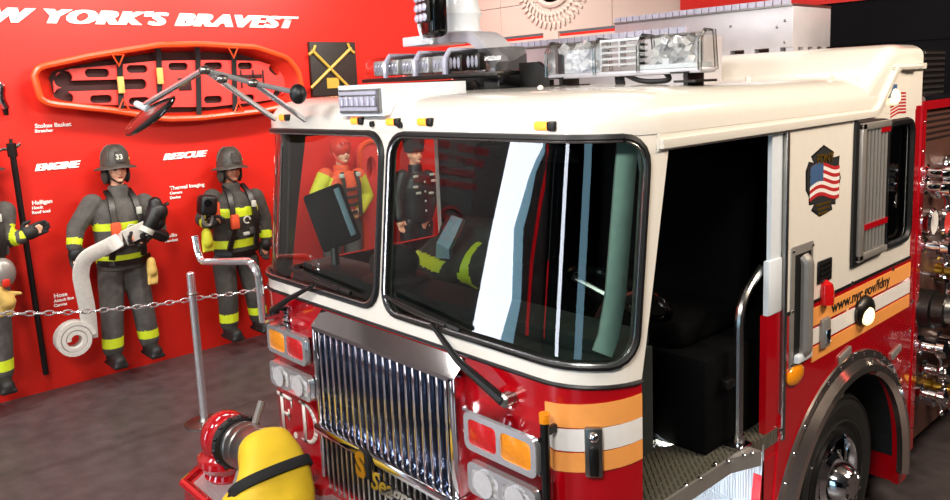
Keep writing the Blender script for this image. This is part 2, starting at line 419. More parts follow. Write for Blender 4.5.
# front side of the room, behind the viewer: storefront, its glowing panes added and sized for reflections
g = G(); g.bb(-5.4, 8, -8.2, -8, 3.9, 4.8); g.bb(-5.4, 8, -8.2, -8, 0, .35)
for x0, x1 in FRONT_PIERS: g.bb(x0, x1, -8.2, -8, .35, 3.9)
struct('wall_front', g, 'wall_dark')
if 'pane_glow' not in MATS: mat('pane_glow', (235, 244, 255), .5, emit=GLOW, noise=.12, scale=.7, ecol=(225, 238, 255))
for i, (x0, x1) in enumerate(FRONT_PANES):
    g = G(); g.bb(x0, x1, -8.15, -8.1, .35, 3.9); struct('window_%d' % (i+1), g, 'pane_glow_blue' if i != 2 else 'pane_glow')
g = G(); g.bb(8, 8.2, -8, 5.1, 0, 4.8); struct('wall_right', g, 'wall_grey')

# medallion on the back wall
md = thing('wall_medallion', 'round white wreath medallion with a red centre on the white back wall', 'medallion')
mc = at(552, -22, 1, 4.86)
g = G(); g.lathe([(.33, 0), (.33, .02), (.3, .035), (.27, .02), (.27, 0)], mc, (0, -1, 0), 40); obj('ring', g, 'relief', md)
g = G()
for k in range(46):
    a = 2*pi*k/46
    for q, rr in ((0, .40), (1, .47), (2, .53)):
        b = a+q*.06; p = mc+V((cos(b)*rr, -.012, sin(b)*rr))
        g.ell(p, (.045, .012, .02), M.Rotation(-(b+.9-q*.5), 3, 'Y'), 6, 5)
obj('wreath', g, 'relief', md)
g = G(); g.prism([(-.16, .2), (.16, .2), (.16, -.02), (0, -.22), (-.16, -.02)], lambda u, v: (mc.x+u, mc.y-.04, mc.z+v+.0), (0, .04, 0)); obj('shield', g, 'wall_red', md)
g = G(); g.lathe([(.09, 0), (.09, .02), (.07, .02), (.07, 0)], mc+V((0, -.04, -.05)), (0, -1, 0), 20); obj('badge', g, 'board_black', md)

# ------------------------------------------------------------------ red wall: lettering, captions, plaque, tools
WX = -5.2
RW = M(((0, 0, 1, 0), (1, 0, 0, 0), (0, 1, 0, 0), (0, 0, 0, 1)))       # text lying on the red wall, facing +X
def wtext(body, px, py, size, shear=0, off=0, sx=1, align='LEFT', ext=.004, gg=None, sp=1):
    p = at(px, py, 0, WX+.006); g_ = gg or G()
    return g_.text(body, size, M.Translation(p) @ RW, shear, off, ext, sx, align, sp)
g = G()
for dx in (-.022, -.011, 0, .011, .022):
    g.text("NEW YORK'S BRAVEST", .178, M.Translation(at(292, 28, 0, WX+.006)+V((0, dx, 0))) @ RW, .32, .003, .01+.0004*dx/.011, 1.7, 'RIGHT', 1.13)
tag(obj('wall_lettering', g, 'letter_white', None, 0), "large white slanted lettering reading NEW YORK'S BRAVEST across the red wall", 'sign')
g = G()
for dx in (-.01, 0, .01): g.text('ENGINE', .088, M.Translation(at(35.5, 171, 0, WX+.006)+V((0, dx, 0))) @ RW, .35, .002, .004+.01*dx, 1.08, 'LEFT', 1.1)
tag(obj('wall_heading', g, 'letter_white', None, 0), 'white slanted heading reading ENGINE on the red wall', 'sign', 'section headings on the red wall')
g = G()
for dx in (-.01, 0, .01): g.text('RESCUE', .088, M.Translation(at(163.5, 160, 0, WX+.006)+V((0, dx, 0))) @ RW, .35, .002, .004+.01*dx, 1.3, 'LEFT', 1.12)
tag(obj('wall_heading', g, 'letter_white', None, 0), 'white slanted heading reading RESCUE on the red wall', 'sign', 'section headings on the red wall')
for (px, py, lines, lab) in ((35, 128, ('Stokes Basket', 'Stretcher'), 'small white caption under the orange rescue basket'),
                             (32, 205, ('Halligan', 'Hook', 'Roof tool'), 'small white caption right of the black pike pole'),
                             (54, 298, ('Hose', 'Attack line', 'Canvas'), 'small white caption left of the hanging fire hose'),
                             (170, 190, ('Thermal Imaging', 'Camera', 'Device'), 'small white caption between the two firefighters, upper one'),
                             (165, 238, ('Radio', 'Handset'), 'small white caption between the two firefighters, lower one')):
    g = G()
    for k, t in enumerate(lines): wtext(t, px, py+k*4.6, .052 if k == 0 else .038, 0, .0015, 1.05, gg=g, ext=.002)
    tag(obj('wall_caption', g, 'letter_white', None, 0), lab, 'caption', 'captions on the red wall')

def wl(px, py, off=0.0): p = at(px, py, 0, WX+off); return (p.y, p.z)
# plaque with crossed tools
a, b = wl(307, 42), wl(356, 93)
pl = thing('tool_plaque', 'black square plaque with crossed golden tools on the red wall', 'plaque')
g = G(); g.bb(WX, WX+.05, a[0], b[0], b[1]-.02, a[1], .006); obj('board', g, 'board_black', pl)
for p, q in (((312, 50), (350, 88)), ((351, 48), (311, 88))):
    p = at(*p, 0, WX+.07); q = at(*q, 0, WX+.07); g = G(); g.tube([p, q], .018, 8)
    d = (q-p).normalized(); u = V((1, 0, 0)).cross(d)
    g.tube([p-u*.07, p+d*.02, p+u*.07], .016, 6); obj('crossed_tool', g, 'gold_paint', pl)
p = at(333, 83, 0, WX+.055); g = G(); g.box(p, (.01, .16, .12)); obj('name_plate', g, 'gold_paint', pl)

# orange rescue basket hung on the wall
bk = thing('rescue_basket', 'orange plastic rescue basket stretcher hung on the red wall', 'stretcher')
rim = [(34, 76), (37, 69), (44, 66), (90, 56), (158, 45), (200, 44), (256, 47), (288, 58), (299, 72), (303, 96), (298, 103), (262, 111), (200, 118), (166, 119), (110, 110), (52, 104), (41, 100)]
inn = [(41, 80), (46, 76), (90, 66), (158, 56), (200, 55), (250, 57), (280, 66), (288, 76), (290, 93), (285, 98), (258, 103), (200, 109), (166, 110), (110, 102), (56, 97), (47, 94)]
ro = [V((WX+.22,)+wl(x, y, .22)) for x, y in rim]
cen = sum(ro, V())/len(ro)
def scl(f, x): return [V((x, cen.y+(p.y-cen.y)*(f+(1-abs(p.z-cen.z)/.5)*0), cen.z+(p.z-cen.z)*(f-.04))) for p in ro]
g = G(); g.loft([scl(1.0, WX+.22), scl(.97, WX+.2), scl(.93, WX+.12), scl(.87, WX+.03), scl(.87, WX+.015)], False)
g.loft([scl(1.015, WX+.22), scl(.99, WX+.2), scl(.95, WX+.12), scl(.89, WX+.02), scl(.89, WX+.005)], False); obj('shell', g, 'basket_red', bk)
g = G(); n = len(ro); fb = scl(.9, WX+.02); g.add(fb+[p+V((.01, 0, 0)) for p in fb], [list(range(n)), list(range(n, 2*n))]+[[i, (i+1) % n, n+(i+1) % n, n+i] for i in range(n)]); obj('back', g, 'slot_dark', bk)
g = G(); g.tube(fillet(ro+[ro[0]], .06, 3)[:-1], .03, 8, True); obj('rim', g, 'orange_plastic', bk)
bo = [wl(x, y, .08) for x, y in ((53, 82), (57, 73), (70, 69), (155, 61), (210, 60), (258, 61), (277, 67), (284, 78), (285, 92), (276, 99), (255, 102), (210, 107), (150, 107), (75, 103), (61, 100), (54, 92))]
def slot(cx, cy, w_, h_, ang=0):
    c_ = wl(cx, cy, .08); o_ = rrect(-w_/2, w_/2, -h_/2, h_/2, min(w_, h_)*.48, 4); a_ = R(ang)
    return [(c_[0]+x*cos(a_)-y*sin(a_), c_[1]+x*sin(a_)+y*cos(a_)) for x, y in o_]
holes = [slot(97, 73, .22, .08), slot(137, 69, .2, .075), slot(178, 66.5, .2, .075), slot(213, 66, .2, .075), slot(245, 66, .17, .075), slot(101, 99, .2, .075), slot(139, 101, .2, .075), slot(213, 99.5, .2, .075), slot(247, 98, .17, .075),
         slot(63, 79, .17, .12, 40), slot(64, 96, .17, .11, -40), slot(105, 85, .78, .1), slot(274, 70, .14, .09, -40), slot(277, 94, .13, .09, 50)]
g = G(); panel(g, bo, holes, lambda u, v: (WX+.09, u, v), .03, .16); obj('spine_board', g, 'board_pink', bk)
for px, y0, y1 in ((120, 52, 112), (159, 46, 117), (198, 45, 117), (234, 46, 114)):
    p = [at(px-1.5, y0, 0, WX+.23), at(px, y0+9, 0, WX+.14), at(px, y0+18, 0, WX+.105), at(px+1, y1-14, 0, WX+.105), at(px+1, y1-6, 0, WX+.14), at(px+1, y1, 0, WX+.23)]
    g = G(); g.ribbon(p, .05, .012, (0, 1, 0)); s_ = obj('strap', g, 'webbing', bk)
    if px in (120, 159):
        q = at(px+1, 85 if px == 120 else 76, 0, WX+.13); g = G(); g.box(q, (.03, .06, .16), None, .008); obj('buckle', g, 'leather', s_)
for px, py, f in ((118, 55, -1), (124, 110, 1), (233, 48, -1), (239, 112, 1)):
    p = at(px, py, 0, WX+.24); g = G(); g.tube([p+V((0, -.05, 0)), p+V((0, .05, 0)), p+V((0, 0, f*.1))], .012, 6, True); obj('lashing_ring', g, 'orange_plastic', bk)
for x0, x1, y0, y1 in ((178, 192, 78, 90), (222, 262, 75, 78), (240, 243, 70, 88), (252, 255, 70, 86), (262, 265, 70, 86)):
    p, q = wl(x0, y0, .1), wl(x1, y1, .1)
    g = G(); g.bb(WX+.088, WX+.1, p[0], q[0], q[1], p[1], .003); obj('board_slot_mark', g, 'slot_dark', bk)

# chrome tool hung at the frame's left end
cl = thing('wall_hook', 'chrome clip tool hung on the red wall left of the rescue basket', 'tool')
p = [at(-4, 82, 0, WX+.06), at(2, 86, 0, WX+.08), at(1, 98, 0, WX+.08), at(6, 108, 0, WX+.07)]
g = G(); g.tube(fillet(p, .05), .03, 8); obj('clip', g, 'chrome', cl)
g = G(); g.cyl(at(5, 108, 0, WX+.06), at(6.5, 115, 0, WX+.05), .028, .018, 8); obj('tip', g, 'dark_steel', cl)
# pike pole
pk = thing('pike_pole', 'long black pike pole with a hooked head leaning on the red wall', 'pole')
p0, p1 = at(12, 150, 0, WX+.2), at(46, 374, 0, WX+.07)
g = G(); g.tube([p0, p1], .026, 10); obj('shaft', g, 'black', pk)
d = (p0-p1).normalized()
g = G(); g.tube([p0-d*.06, p0+d*.06], .04, 10); g.tube(fillet([p0, p0+V((0, -.08, .02)), p0+V((0, -.16, -.05))], .04), .014, 6); g.tube([p0, p0+V((0, .07, .05))], .014, 6); g.tube([p0, p0+V((0, .0, .1))], .014, 6)
obj('hook_head', g, 'dark_steel', pk)

# barrier post and chain in front of the wall
bp = at(190.5, 274, 0, -3.34)
po = thing('barrier_post', 'slim chrome barrier post holding a chain in front of the red wall', 'post', (bp.x, bp.y, 0))
g = G(); g.cyl((0, 0, .012), (0, 0, bp.z), .032, None, 16); g.ell((0, 0, bp.z), (.033, .033, .02)); obj('post_tube', g, 'bezel', po)
g = G(); g.lathe([(.16, 0), (.16, .01), (.05, .025), (.034, .05)], (0, 0, 0), (0, 0, 1), 24); obj('base', g, 'steel', po)
g = G(); g.tube(arcpts((.0, 0, bp.z-.16), (1, 0, 0), (0, 1, 0), .038, 0, 360, 16)[:-1], .008, 6, True); obj('collar', g, 'steel', po)
def chain(name, a, b, sag, lab):
    a = V(a); b = V(b); L = (b-a).length; n_ = int(L/.062); g = G()
    for k in range(n_):
        t0 = k/n_; t1 = (k+1)/n_
        f = lambda t: a.lerp(b, t)-V((0, 0, sag*4*t*(1-t)))
        c_ = f((t0+t1)/2); d_ = (f(t1)-f(t0)).normalized(); s_ = (V((1, 0, 0)) if k % 2 else V((0, 0, 1))); s_ = (s_-d_*s_.dot(d_)).normalized()
        g.tube([c_+d_*(.036*cos(R(q)))+s_*(.016*sin(R(q))) for q in range(0, 360, 45)], .0065, 5, True)
    tag(obj(name, g, 'bezel'), lab, 'chain', 'barrier chains')
ca = at(192, 299, 0, -3.34)
chain('barrier_chain', ca+V((0, -.03, 0)), at(-60, 312, 0, -3.34), .05, 'chrome barrier chain running left from the slim post')
chain('barrier_chain', ca+V((0, .03, 0)), at(330, 272, 0, -3.34), .03, 'chrome barrier chain running right from the post to behind the fire engine')
# ================================================================== the fire engine
FE = thing('fire_engine', 'red and white fire engine cab with open door facing the viewer', 'fire engine')
W_, RC, FL = 1.207, .277, 1.02
CX, WL = -.09, -1.387     # centre line and left side of the cab
def plan(s):
    a = abs(s); g_ = 1 if s >= 0 else -1
    if a < FL: x, y = a, 0
    elif a < FL+RC*pi/2: t = (a-FL)/RC; x, y = FL+RC*sin(t), RC*(1-cos(t))
    else: x, y = FL+RC, RC+a-FL-RC*pi/2
    return CX+g_*x, y
RAKE = .115
def FS(s, z, o=0.0):
    x, y = plan(s); e = .01; x1, y1 = plan(s+e); x0, y0 = plan(s-e); t = V((x1-x0, y1-y0, 0)).normalized(); n_ = V((t.y, -t.x, 0))
    return V((x, y+RAKE*max(0, z-1.6), z))+n_*o
def part(name, g, m, parent=FE, label=None, smooth=35):
    o = obj(name, g, m, parent, smooth)
    if label: o['label'] = label
    return o
WSR = rrect(.03, 1.375, 1.675, 2.482, .1)
WSL = [(-u, v) for u, v in WSR][::-1]
g = G(); panel(g, [(-1.415, 1.6), (1.415, 1.6), (1.50, 2.5), (-1.50, 2.5)], [WSR, WSL], FS, .035, .07); part('cab_upper_shell', g, 'white_paint')
g = G(); panel(g, [(-1.415, .62), (1.415, .62), (1.415, 1.597), (-1.415, 1.597)], [], FS, .03, .09); part('cab_lower_shell', g, 'red_paint')
g = G(); g.tube([FS(-1.415+2.83*k/60, 1.599, .003) for k in range(61)], .008, 6); part('pinstripe', g, 'black')
for nm, wp in (('R', WSR), ('L', WSL)):
    g = G(); panel(g, wp, [], lambda u, v: FS(u, v, -.014), 0, .07); o = part('windshield', g, 'glass')
    lp = dens(wp, .05)
    g = G(); g.tube([FS(u, v, .004) for u, v in lp], .017, 7, True); part('gasket', g, 'black', o)
    cx = sum(p[0] for p in wp)/len(wp); cz = sum(p[1] for p in wp)/len(wp)
    g = G(); g.tube([FS(u*.985+cx*.015, v+(cz-v)*.022, .012) for u, v in lp], .006, 6, True); part('chrome_bead', g, 'chrome_soft', o)
# reflective stripes round the corner of the cab
for z0, z1, s0, m_, dz in ((1.433, 1.523, 1.035, 'stripe_orange', .033), (1.341, 1.426, 1.065, 'stripe_white', .04), (1.259, 1.334, 1.065, 'stripe_orange', .045)):
    g = G(); f = lambda u, v: FS(u, v+dz*max(0, (u-1.04)/.4), .003)
    panel(g, [(s0, z0), (1.414, z0), (1.414, z1), (s0, z1)], [], f, .002, .05); part('reflective_stripe', g, m_)
# roof
def outl(d):
    w2 = 1.297-d; r = max(.05, RC-d*.65); y0 = RAKE*.9+d; o = []
    o.append(V((CX+w2, 2.4, 0)))
    for k in range(9): a = R(90*k/8); o.append(V((CX+w2-r+r*cos(a), y0+r-r*sin(a), 0)))
    for k in range(9): a = R(90+90*k/8); o.append(V((CX-w2+r+r*cos(a), y0+r-r*sin(a), 0)))
    o.append(V((CX-w2, 2.4, 0))); return o
g = G(); g.loft([[p+V((0, 0, z)) for p in outl(d)] for d, z in ((-.004, 2.488), (-.006, 2.53), (.004, 2.568), (.03, 2.606), (.07, 2.632), (.13, 2.648), (.22, 2.656), (.45, 2.664), (.8, 2.668))]); part('roof', g, 'white_paint', smooth=60)
for sx in (1, -1.149):
    g = G(); g.bb(sx*1.18, sx*1.209, .345, 2.4, 2.425, 2.5); part('roof_rail', g, 'white_paint')
    g = G(); pts = [(sx*1.212, .35, 2.452), (sx*1.212, 2.27, 2.46), (sx*1.212, 2.54, 2.695), (sx*1.212, 2.93, 2.695)]
    g.ribbon(fillet(pts, .05), .03, .028, (1, 0, 0)); part('rain_gutter', g, 'white_paint')
bm = bmesh.new(); prof = [(2.16, 2.45), (2.2, 2.64), (2.25, 2.68), (2.46, 2.79), (2.54, 2.815), (2.93, 2.815), (2.93, 2.45)]
for sx in (-1.388/1.208, 1): [bm.verts.new((sx*1.208, y, z)) for y, z in prof]
bm.verts.ensure_lookup_table(); n = len(prof); vv = bm.verts
bm.faces.new([vv[i] for i in range(n)]); bm.faces.new([vv[n+i] for i in range(n)][::-1])
for i in range(n): bm.faces.new([vv[i], vv[(i+1) % n], vv[n+(i+1) % n], vv[n+i]])
bmesh.ops.recalc_face_normals(bm, faces=bm.faces[:])
bmesh.ops.bevel(bm, geom=[e for e in bm.edges if all(v.co.z > 2.6 for v in e.verts) and not (abs(e.verts[0].co.x-e.verts[1].co.x) > 1 and e.verts[0].co.y < 2.5)], offset=.065, segments=5, profile=.5, affect='EDGES')
g = G(); g._bm(bm, M.Identity(4)); part('raised_roof', g, 'white_paint', smooth=50)
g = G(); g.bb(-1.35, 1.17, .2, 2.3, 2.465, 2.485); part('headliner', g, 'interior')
# marker lights over the windshield
for px, py, lit in ((284, 117.5, 1), (357, 121, 1), (393, 122, 1), (425, 122, 1), (545, 126, 1)):
    p = at(px, py, 1, .098); q = V((p.x, .104, p.z)); g = G(); g.box(q, (.105, .03, .034), None, .01); o = part('marker_light', g, 'lens_lit')
    g = G(); g.box(q+V((.035, -.004, 0)), (.04, .03, .036), None, .008); part('lens_end', g, 'dark_steel', o)
for px, py in ((373, 124), (401, 125)):
    p = at(px, py, 1, .098); g = G(); g.cyl((p.x, .11, p.z), (p.x, .085, p.z), .014); part('washer_nozzle', g, 'black')

# ---- right-hand side of the cab
SIDE = lambda u, v: (W_, u, v)
g = G(); win1 = [(2.02, 1.70), (2.405, 1.715), (2.405, 2.41), (2.025, 2.43)]; win2 = rrect(2.425, 2.79, 1.72, 2.395, .07)
panel(g, [(1.31, 1.597), (2.84, 1.597), (2.84, 2.47), (1.31, 2.47)], [win1, win2], SIDE, .04, .12); part('cab_side_panel', g, 'white_paint')
AC, AR = (2.05, .36), .755
arch = [(AC[0]+AR*cos(R(180-a)), AC[1]+AR*sin(R(180-a))) for a in range(0, 181, 6)]
g = G(); panel(g, [(1.31, 1.594), (1.31, 1.2), (1.27, .9), (1.2, .36)]+arch+[(2.81, .19), (2.93, .19), (2.93, 1.594)], [], SIDE, .04, .1); part('cab_side_lower', g, 'red_paint')
g = G(); g.bb(1.17, 1.209, 2.845, 2.935, 1.594, 2.47); part('rear_corner_trim', g, 'red_paint')
g = G(); g.ribbon([(1.209, 1.33, 1.597), (1.209, 2.85, 1.597)], .004, .014, (1, 0, 0)); part('pinstripe', g, 'black')
for z0, z1, m_ in ((1.476, 1.564, 'stripe_orange'), (1.382, 1.460, 'stripe_white'), (1.296, 1.368, 'stripe_orange')):
    g = G(); g.bb(1.207, 1.2105, 1.595, 2.855, z0, z1); part('reflective_stripe', g, m_)
RS = M(((0, 0, 1, 0), (1, 0, 0, 0), (0, 1, 0, 0), (0, 0, 0, 1)))
g = G(); g.text('www.nyc.gov/fdny', .082, M.Translation((1.212, 1.80, 1.497)) @ RS, 0, .001, .001, 1.22); part('web_address', g, 'black', smooth=0)
g = G(); g.text('NO STEP', .03, M.Translation((1.212, 1.63, 1.485)) @ RS, 0, 0, .001, 1.1); g.text('NO STEP', .03, M.Translation((1.212, 1.63, 1.31)) @ RS, 0, 0, .001, 1.1)
# first window: grille of upright bars, second: dark glass
def ring(poly, x, r, m_, name, par, k=.05):
    gg = G(); gg.tube([(x, u, v) for u, v in dens(poly, k)], r, 6, True); return part(name, gg, m_, par)
g = G(); g.bb(1.16, 1.175, 2.0, 2.43, 1.69, 2.44); w1 = part('side_window', g, 'black_gloss')
ring(win1, 1.212, .018, 'black', 'gasket', w1)
for k in range(7):
    y = 2.1+k*.045; g = G(); g.tube([(1.225, y, 1.74), (1.225, y, 2.40)], .012, 8); part('window_bar', g, 'handle_grey', w1)
g = G(); g.bb(1.205, 1.245, 2.035, 2.085, 1.71, 2.42, .006); g.bb(1.205, 1.245, 2.035, 2.4, 2.385, 2.42, .006); g.bb(1.205, 1.245, 2.035, 2.4, 1.715, 1.75, .006); part('window_frame', g, 'handle_grey', w1)
g = G(); g.bb(1.222, 1.24, 2.09, 2.4, 1.87, 1.9); part('window_catch', g, 'red_paint', w1); g = G(); g.bb(1.222, 1.24, 2.28, 2.4, 2.36, 2.385); part('window_catch', g, 'red_paint', w1)
g = G(); g.bb(1.18, 1.188, 2.41, 2.80, 1.71, 2.41); w2 = part('side_window', g, 'glass_dark'); ring(win2, 1.21, .02, 'black', 'gasket', w2)
g = G(); g.bb(1.15, 1.16, 2.41, 2.80, 2.17, 2.23); g.bb(1.15, 1.16, 2.41, 2.80, 1.84, 1.9); part('window_slat', g, 'red_paint', w2)
g = G(); g.bb(1.12, 1.13, 2.0, 2.82, 1.68, 2.45); part('window_backing', g, 'matte_black', w2)
# maltese cross emblem with the flag
em = None
def epl(px, py): p = at(px, py, 0, 1.209); return (p.y, p.z)
mal = [(824, 147), (833, 153), (833, 159), (839, 157), (838, 168), (840, 178), (838, 188), (835, 196), (835, 203), (831, 203), (832, 208), (820, 215), (812, 209), (815, 203), (810, 204), (810, 196), (807, 190), (807, 172), (810, 163), (815, 164), (812, 158)]
g = G(); mp = [epl(*p) for p in mal]; c_ = (sum(p[0] for p in mp)/len(mp), sum(p[1] for p in mp)/len(mp))
g.prism([(c_[0]+(p[0]-c_[0])*1.06, c_[1]+(p[1]-c_[1])*1.06) for p in mp], lambda u, v: (1.2075, u, v), (.001, 0, 0)); g.use(1)
g.prism(mp, lambda u, v: (1.209, u, v), (.001, 0, 0)); em = part('maltese_emblem', g, ['black', 'matte_black'])
g = G(); N = 14
def wav(t): return .018*sin(t*5.2)
y0, y1, zt, zb = c_[0]-.15, c_[0]+.165, c_[1]+.085, c_[1]-.075
for k in range(9):
    g.use(k % 2); za = zt-(zt-zb)*k/9; zc = zt-(zt-zb)*(k+1)/9
    for i in range(N):
        t0, t1 = i/N, (i+1)/N; ya = y0+(y1-y0)*t0; yb = y0+(y1-y0)*t1
        g.add([(1.2115, ya, za+wav(t0)), (1.2115, yb, za+wav(t1)), (1.2115, yb, zc+wav(t1)), (1.2115, ya, zc+wav(t0))], [[0, 1, 2, 3]])
g.use(2)
for i in range(6):
    t0, t1 = i/N, (i+1)/N; ya = y0+(y1-y0)*t0; yb = y0+(y1-y0)*t1; zc = zt-(zt-zb)*.56
    g.add([(1.2125, ya, zt+wav(t0)), (1.2125, yb, zt+wav(t1)), (1.2125, yb, zc+wav(t1)), (1.2125, ya, zc+wav(t0))], [[0, 1, 2, 3]])
part('flag', g, ['flag_red', 'stripe_white', 'flag_blue'], em, 'rippling striped flag', 0)
g = G(); g.text('FDNY', .062, M.Translation((1.213, c_[0]-.085, c_[1]+.095)) @ RS, 0, .001, .001, 1.1); part('lettering', g, 'gold', em, smooth=0)
g = G()
for k, wd in enumerate((.15, .13, .1)): g.bb(1.211, 1.2125, c_[0]-wd/2-.005, c_[0]+wd/2-.005, c_[1]-.105-k*.022, c_[1]-.095-k*.022)
part('motto_lines', g, 'gold', em)
# flag decal and beacon high at the rear corner
g = G()
for k in range(7):
    a_, b_ = epl(890.5, 97+k*3.2), epl(906, 92+k*3.2); c2, d2 = epl(906, 93.7+k*3.2), epl(890.5, 98.7+k*3.2)
    x_ = 1.2095; m1 = ((a_[0]+b_[0])/2, (a_[1]+b_[1])/2+.012); m2 = ((c2[0]+d2[0])/2, (c2[1]+d2[1])/2+.012)
    g.add([(x_,)+a_, (x_,)+m1, (x_,)+b_, (x_,)+c2, (x_,)+m2, (x_,)+d2], [[0, 1, 4, 5], [1, 2, 3, 4]])
part('flag_decal', g, 'flag_red', smooth=0)
p = at(892, 94, 0, 1.215); g = G(); g.box(p+V((0, .0, .015)), (.01, .11, .07)); part('flag_canton', g, 'flag_blue')
p = at(894, 97, 0, 1.215); g = G(); g.ell(p, (.03, .05, .045)); part('side_beacon', g, 'lamp_lit')
p = at(921, 66, 0, 1.25); g = G(); g.tube([(1.2, p.y-.3, p.z), (1.24, p.y-.1, p.z), (1.24, p.y+.02, p.z)], .016, 8); part('grab_rail', g, 'white_paint')
# recessed pull handle beside the door
g = G(); g.bb(1.2, 1.213, 1.365, 1.585, 1.325, 1.9, .005); hp = part('pull_handle', g, 'handle_grey')
g = G(); g.bb(1.208, 1.215, 1.40, 1.555, 1.36, 1.86); part('recess', g, 'dark_steel', hp)
g = G(); g.tube(fillet([(1.213, 1.475, 1.84), (1.235, 1.475, 1.82), (1.235, 1.475, 1.40), (1.213, 1.475, 1.38)], .02), .03, 10); part('handle_bar', g, 'handle_grey', hp)
g = G(); g.box((1.222, 1.475, 1.365), (.03, .15, .04), None, .008); part('handle_foot', g, 'cool_white', hp)
for y, z in ((1.38, 1.34), (1.575, 1.34), (1.38, 1.88), (1.575, 1.88), (1.38, 1.6)):
    g = G(); g.ell((1.214, y, z), (.006, .008, .008), None, 8, 5); part('screw', g, 'chrome', hp)
g = G(); g.bb(1.2, 1.216, 1.637, 1.785, 1.675, 1.785, .004); o = part('vent_plate', g, 'black')
for k in range(4): g = G(); g.bb(1.212, 1.221, 1.655, 1.767, 1.69+k*.024, 1.70+k*.024); part('vent_rib', g, 'dark_steel', o)
g = G(); g.lathe([(.04, 0), (.04, .07), (.034, .1), (.0, .125)], (1.215, 1.715, 1.565), (0, 0, 1), 16); part('side_marker', g, 'lens_red', label='red dome side marker')
p = at(866, 316, 0, 1.24); g = G(); g.ell((1.215, p.y+.03, p.z+.02), (.045, .11, .08)); sl = part('scene_lamp', g, 'dark_steel')
g = G(); g.ell((1.245, p.y+.01, p.z-.0), (.028, .06, .05)); part('lamp_lens', g, 'lamp_lit', sl)
g = G(); g.box((1.218, 1.714, 1.42), (.03, .085, .15), None, .012); o = part('door_latch', g, 'handle_grey'); g = G(); g.box((1.234, 1.714, 1.405), (.012, .05, .07), None, .005); part('latch_lever', g, 'chrome', o)
p = at(796, 375, 0, 1.215); g = G(); g.ell((1.212, p.y, p.z), (.018, .085, .05)); part('side_marker', g, 'lens_amber', label='amber oval side marker')
for px, py in ((845, 355), (896, 352)):
    p = at(px, py, 0, 1.212); g = G(); g.box(p, (.015, .14, .045), M.Rotation(.2, 3, 'X'), .006); part('reflector', g, 'handle_grey')
for px, py in ((893, 269), (852, 283), (829, 303), (912, 301), (908, 420), (909, 365), (910, 330), (800, 437), (783, 410), (781, 430)):
    p = at(px, py, 0, 1.21); g = G(); g.ell(p, (.008, .012, .012), None, 8, 5); part('rivet', g, 'chrome')
# door post, open doorway
g = G(); g.bb(1.175, 1.195, 1.205, 1.3, 1.62, 2.46); g.bb(1.175, 1.203, 1.175, 1.3, 1.62, 1.87, .006); part('door_jamb', g, 'cool_white')
g = G(); g.bb(1.165, 1.197, 1.175, 1.3, .95, 1.62); g.add([(1.2, 1.15, .95), (1.2, 1.3, .95), (1.2, 1.22, .5), (1.2, 1.08, .5), (1.16, 1.15, .95), (1.16, 1.3, .95), (1.16, 1.22, .5), (1.16, 1.08, .5)], [[0, 1, 2, 3], [4, 5, 6, 7], [0, 1, 5, 4], [1, 2, 6, 5], [2, 3, 7, 6], [3, 0, 4, 7]]); part('door_jamb_lower', g, 'red_paint')
g = G(); g.bb(1.195, 1.216, 1.3, 1.328, 1.0, 2.45, .004); part('door_edge_trim', g, 'steel')
g = G(); g.bb(1.17, 1.2, .37, 1.2, 2.425, 2.46); part('door_header', g, 'cool_white')
# chrome fender round the wheel arch
g = G(); rings = []
for a in range(-4, 187, 5):
    t = R(180-a); cy_, cz_ = AC; wd = .10+.05*max(0, cos(t+.5-pi+.3)); rings.append([V((x, cy_+r*cos(t), cz_+r*sin(t))) for x, r in ((1.2, AR-.02), (1.235, AR-.03), (1.262, AR-.005), (1.258, AR+.03), (1.225, AR+.06), (1.221, AR+.1), (1.212, AR+.105), (1.2, AR+.09))])
g.loft(rings); part('wheel_arch_trim', g, 'fender_chrome')
for a in range(20, 165, 10):
    t = R(180-a); g = G(); g.ell((1.222, AC[0]+(AR+.082)*cos(t), AC[1]+(AR+.082)*sin(t)), (.01, .011, .011), None, 8, 5); part('trim_rivet', g, 'chrome')
g = G()
for a in range(0, 180, 10):
    t0, t1 = R(180-a), R(170-a); q = [(AC[0]+(AR+.01)*cos(t), AC[1]+(AR+.01)*sin(t)) for t in (t0, t1)]
    g.add([(1.2,)+q[0], (1.2,)+q[1], (.55,)+q[1], (.55,)+q[0]], [[0, 1, 2, 3]])
g.bb(.5, .55, 1.2, 2.95, .1, 1.15); part('wheel_well', g, 'matte_black')
g = G(); g.bb(.8, 1.19, 2.83, 2.86, .19, .36); part('mud_guard', g, 'red_paint')
g = G(); g.bb(.8, 1.19, 2.82, 2.85, .36, .95); part('well_bulkhead', g, 'black')
for y_, z_ in ((.95, .80), (1.02, .8), (.95, .56), (1.02, .56)): g = G(); g.ell((y_, 2.818, z_), (.012, .006, .012), None, 8, 5); part('bulkhead_bolt', g, 'chrome')
# front wheel
wh = thing('wheel', None, None); wh.parent = FE
del_ = [wh.pop(k) for k in list(wh.keys()) if k in ('label', 'category')]
WC = V((1.15, 2.05, .49)); g = G()
g.lathe([(.29, -.28), (.40, -.29), (.47, -.26), (.496, -.2), (.5, -.14), (.496, -.06), (.47, -.01), (.42, .012), (.36, .0), (.28, -.02), (.25, -.05)], WC, (1, 0, 0), 56); ty = part('tyre', g, 'rubber', wh)
for k in range(36):
    pass
g = G()
for rr in (.455, .43, .33): g.tube(arcpts(WC+V((.006 if rr < .45 else -.0, 0, 0)), (0, 1, 0), (0, 0, 1), rr, 0, 360, 48)[:-1], .006, 5, True)
part('sidewall_rib', g, 'rubber', ty)
g = G(); g.lathe([(.258, -.05), (.256, .005), (.242, .015), (.232, .0), (.225, -.06), (.215, -.12), (.17, -.14), (.16, -.12), (.1, -.12)], WC, (1, 0, 0), 44, True); part('rim', g, 'chrome', wh)
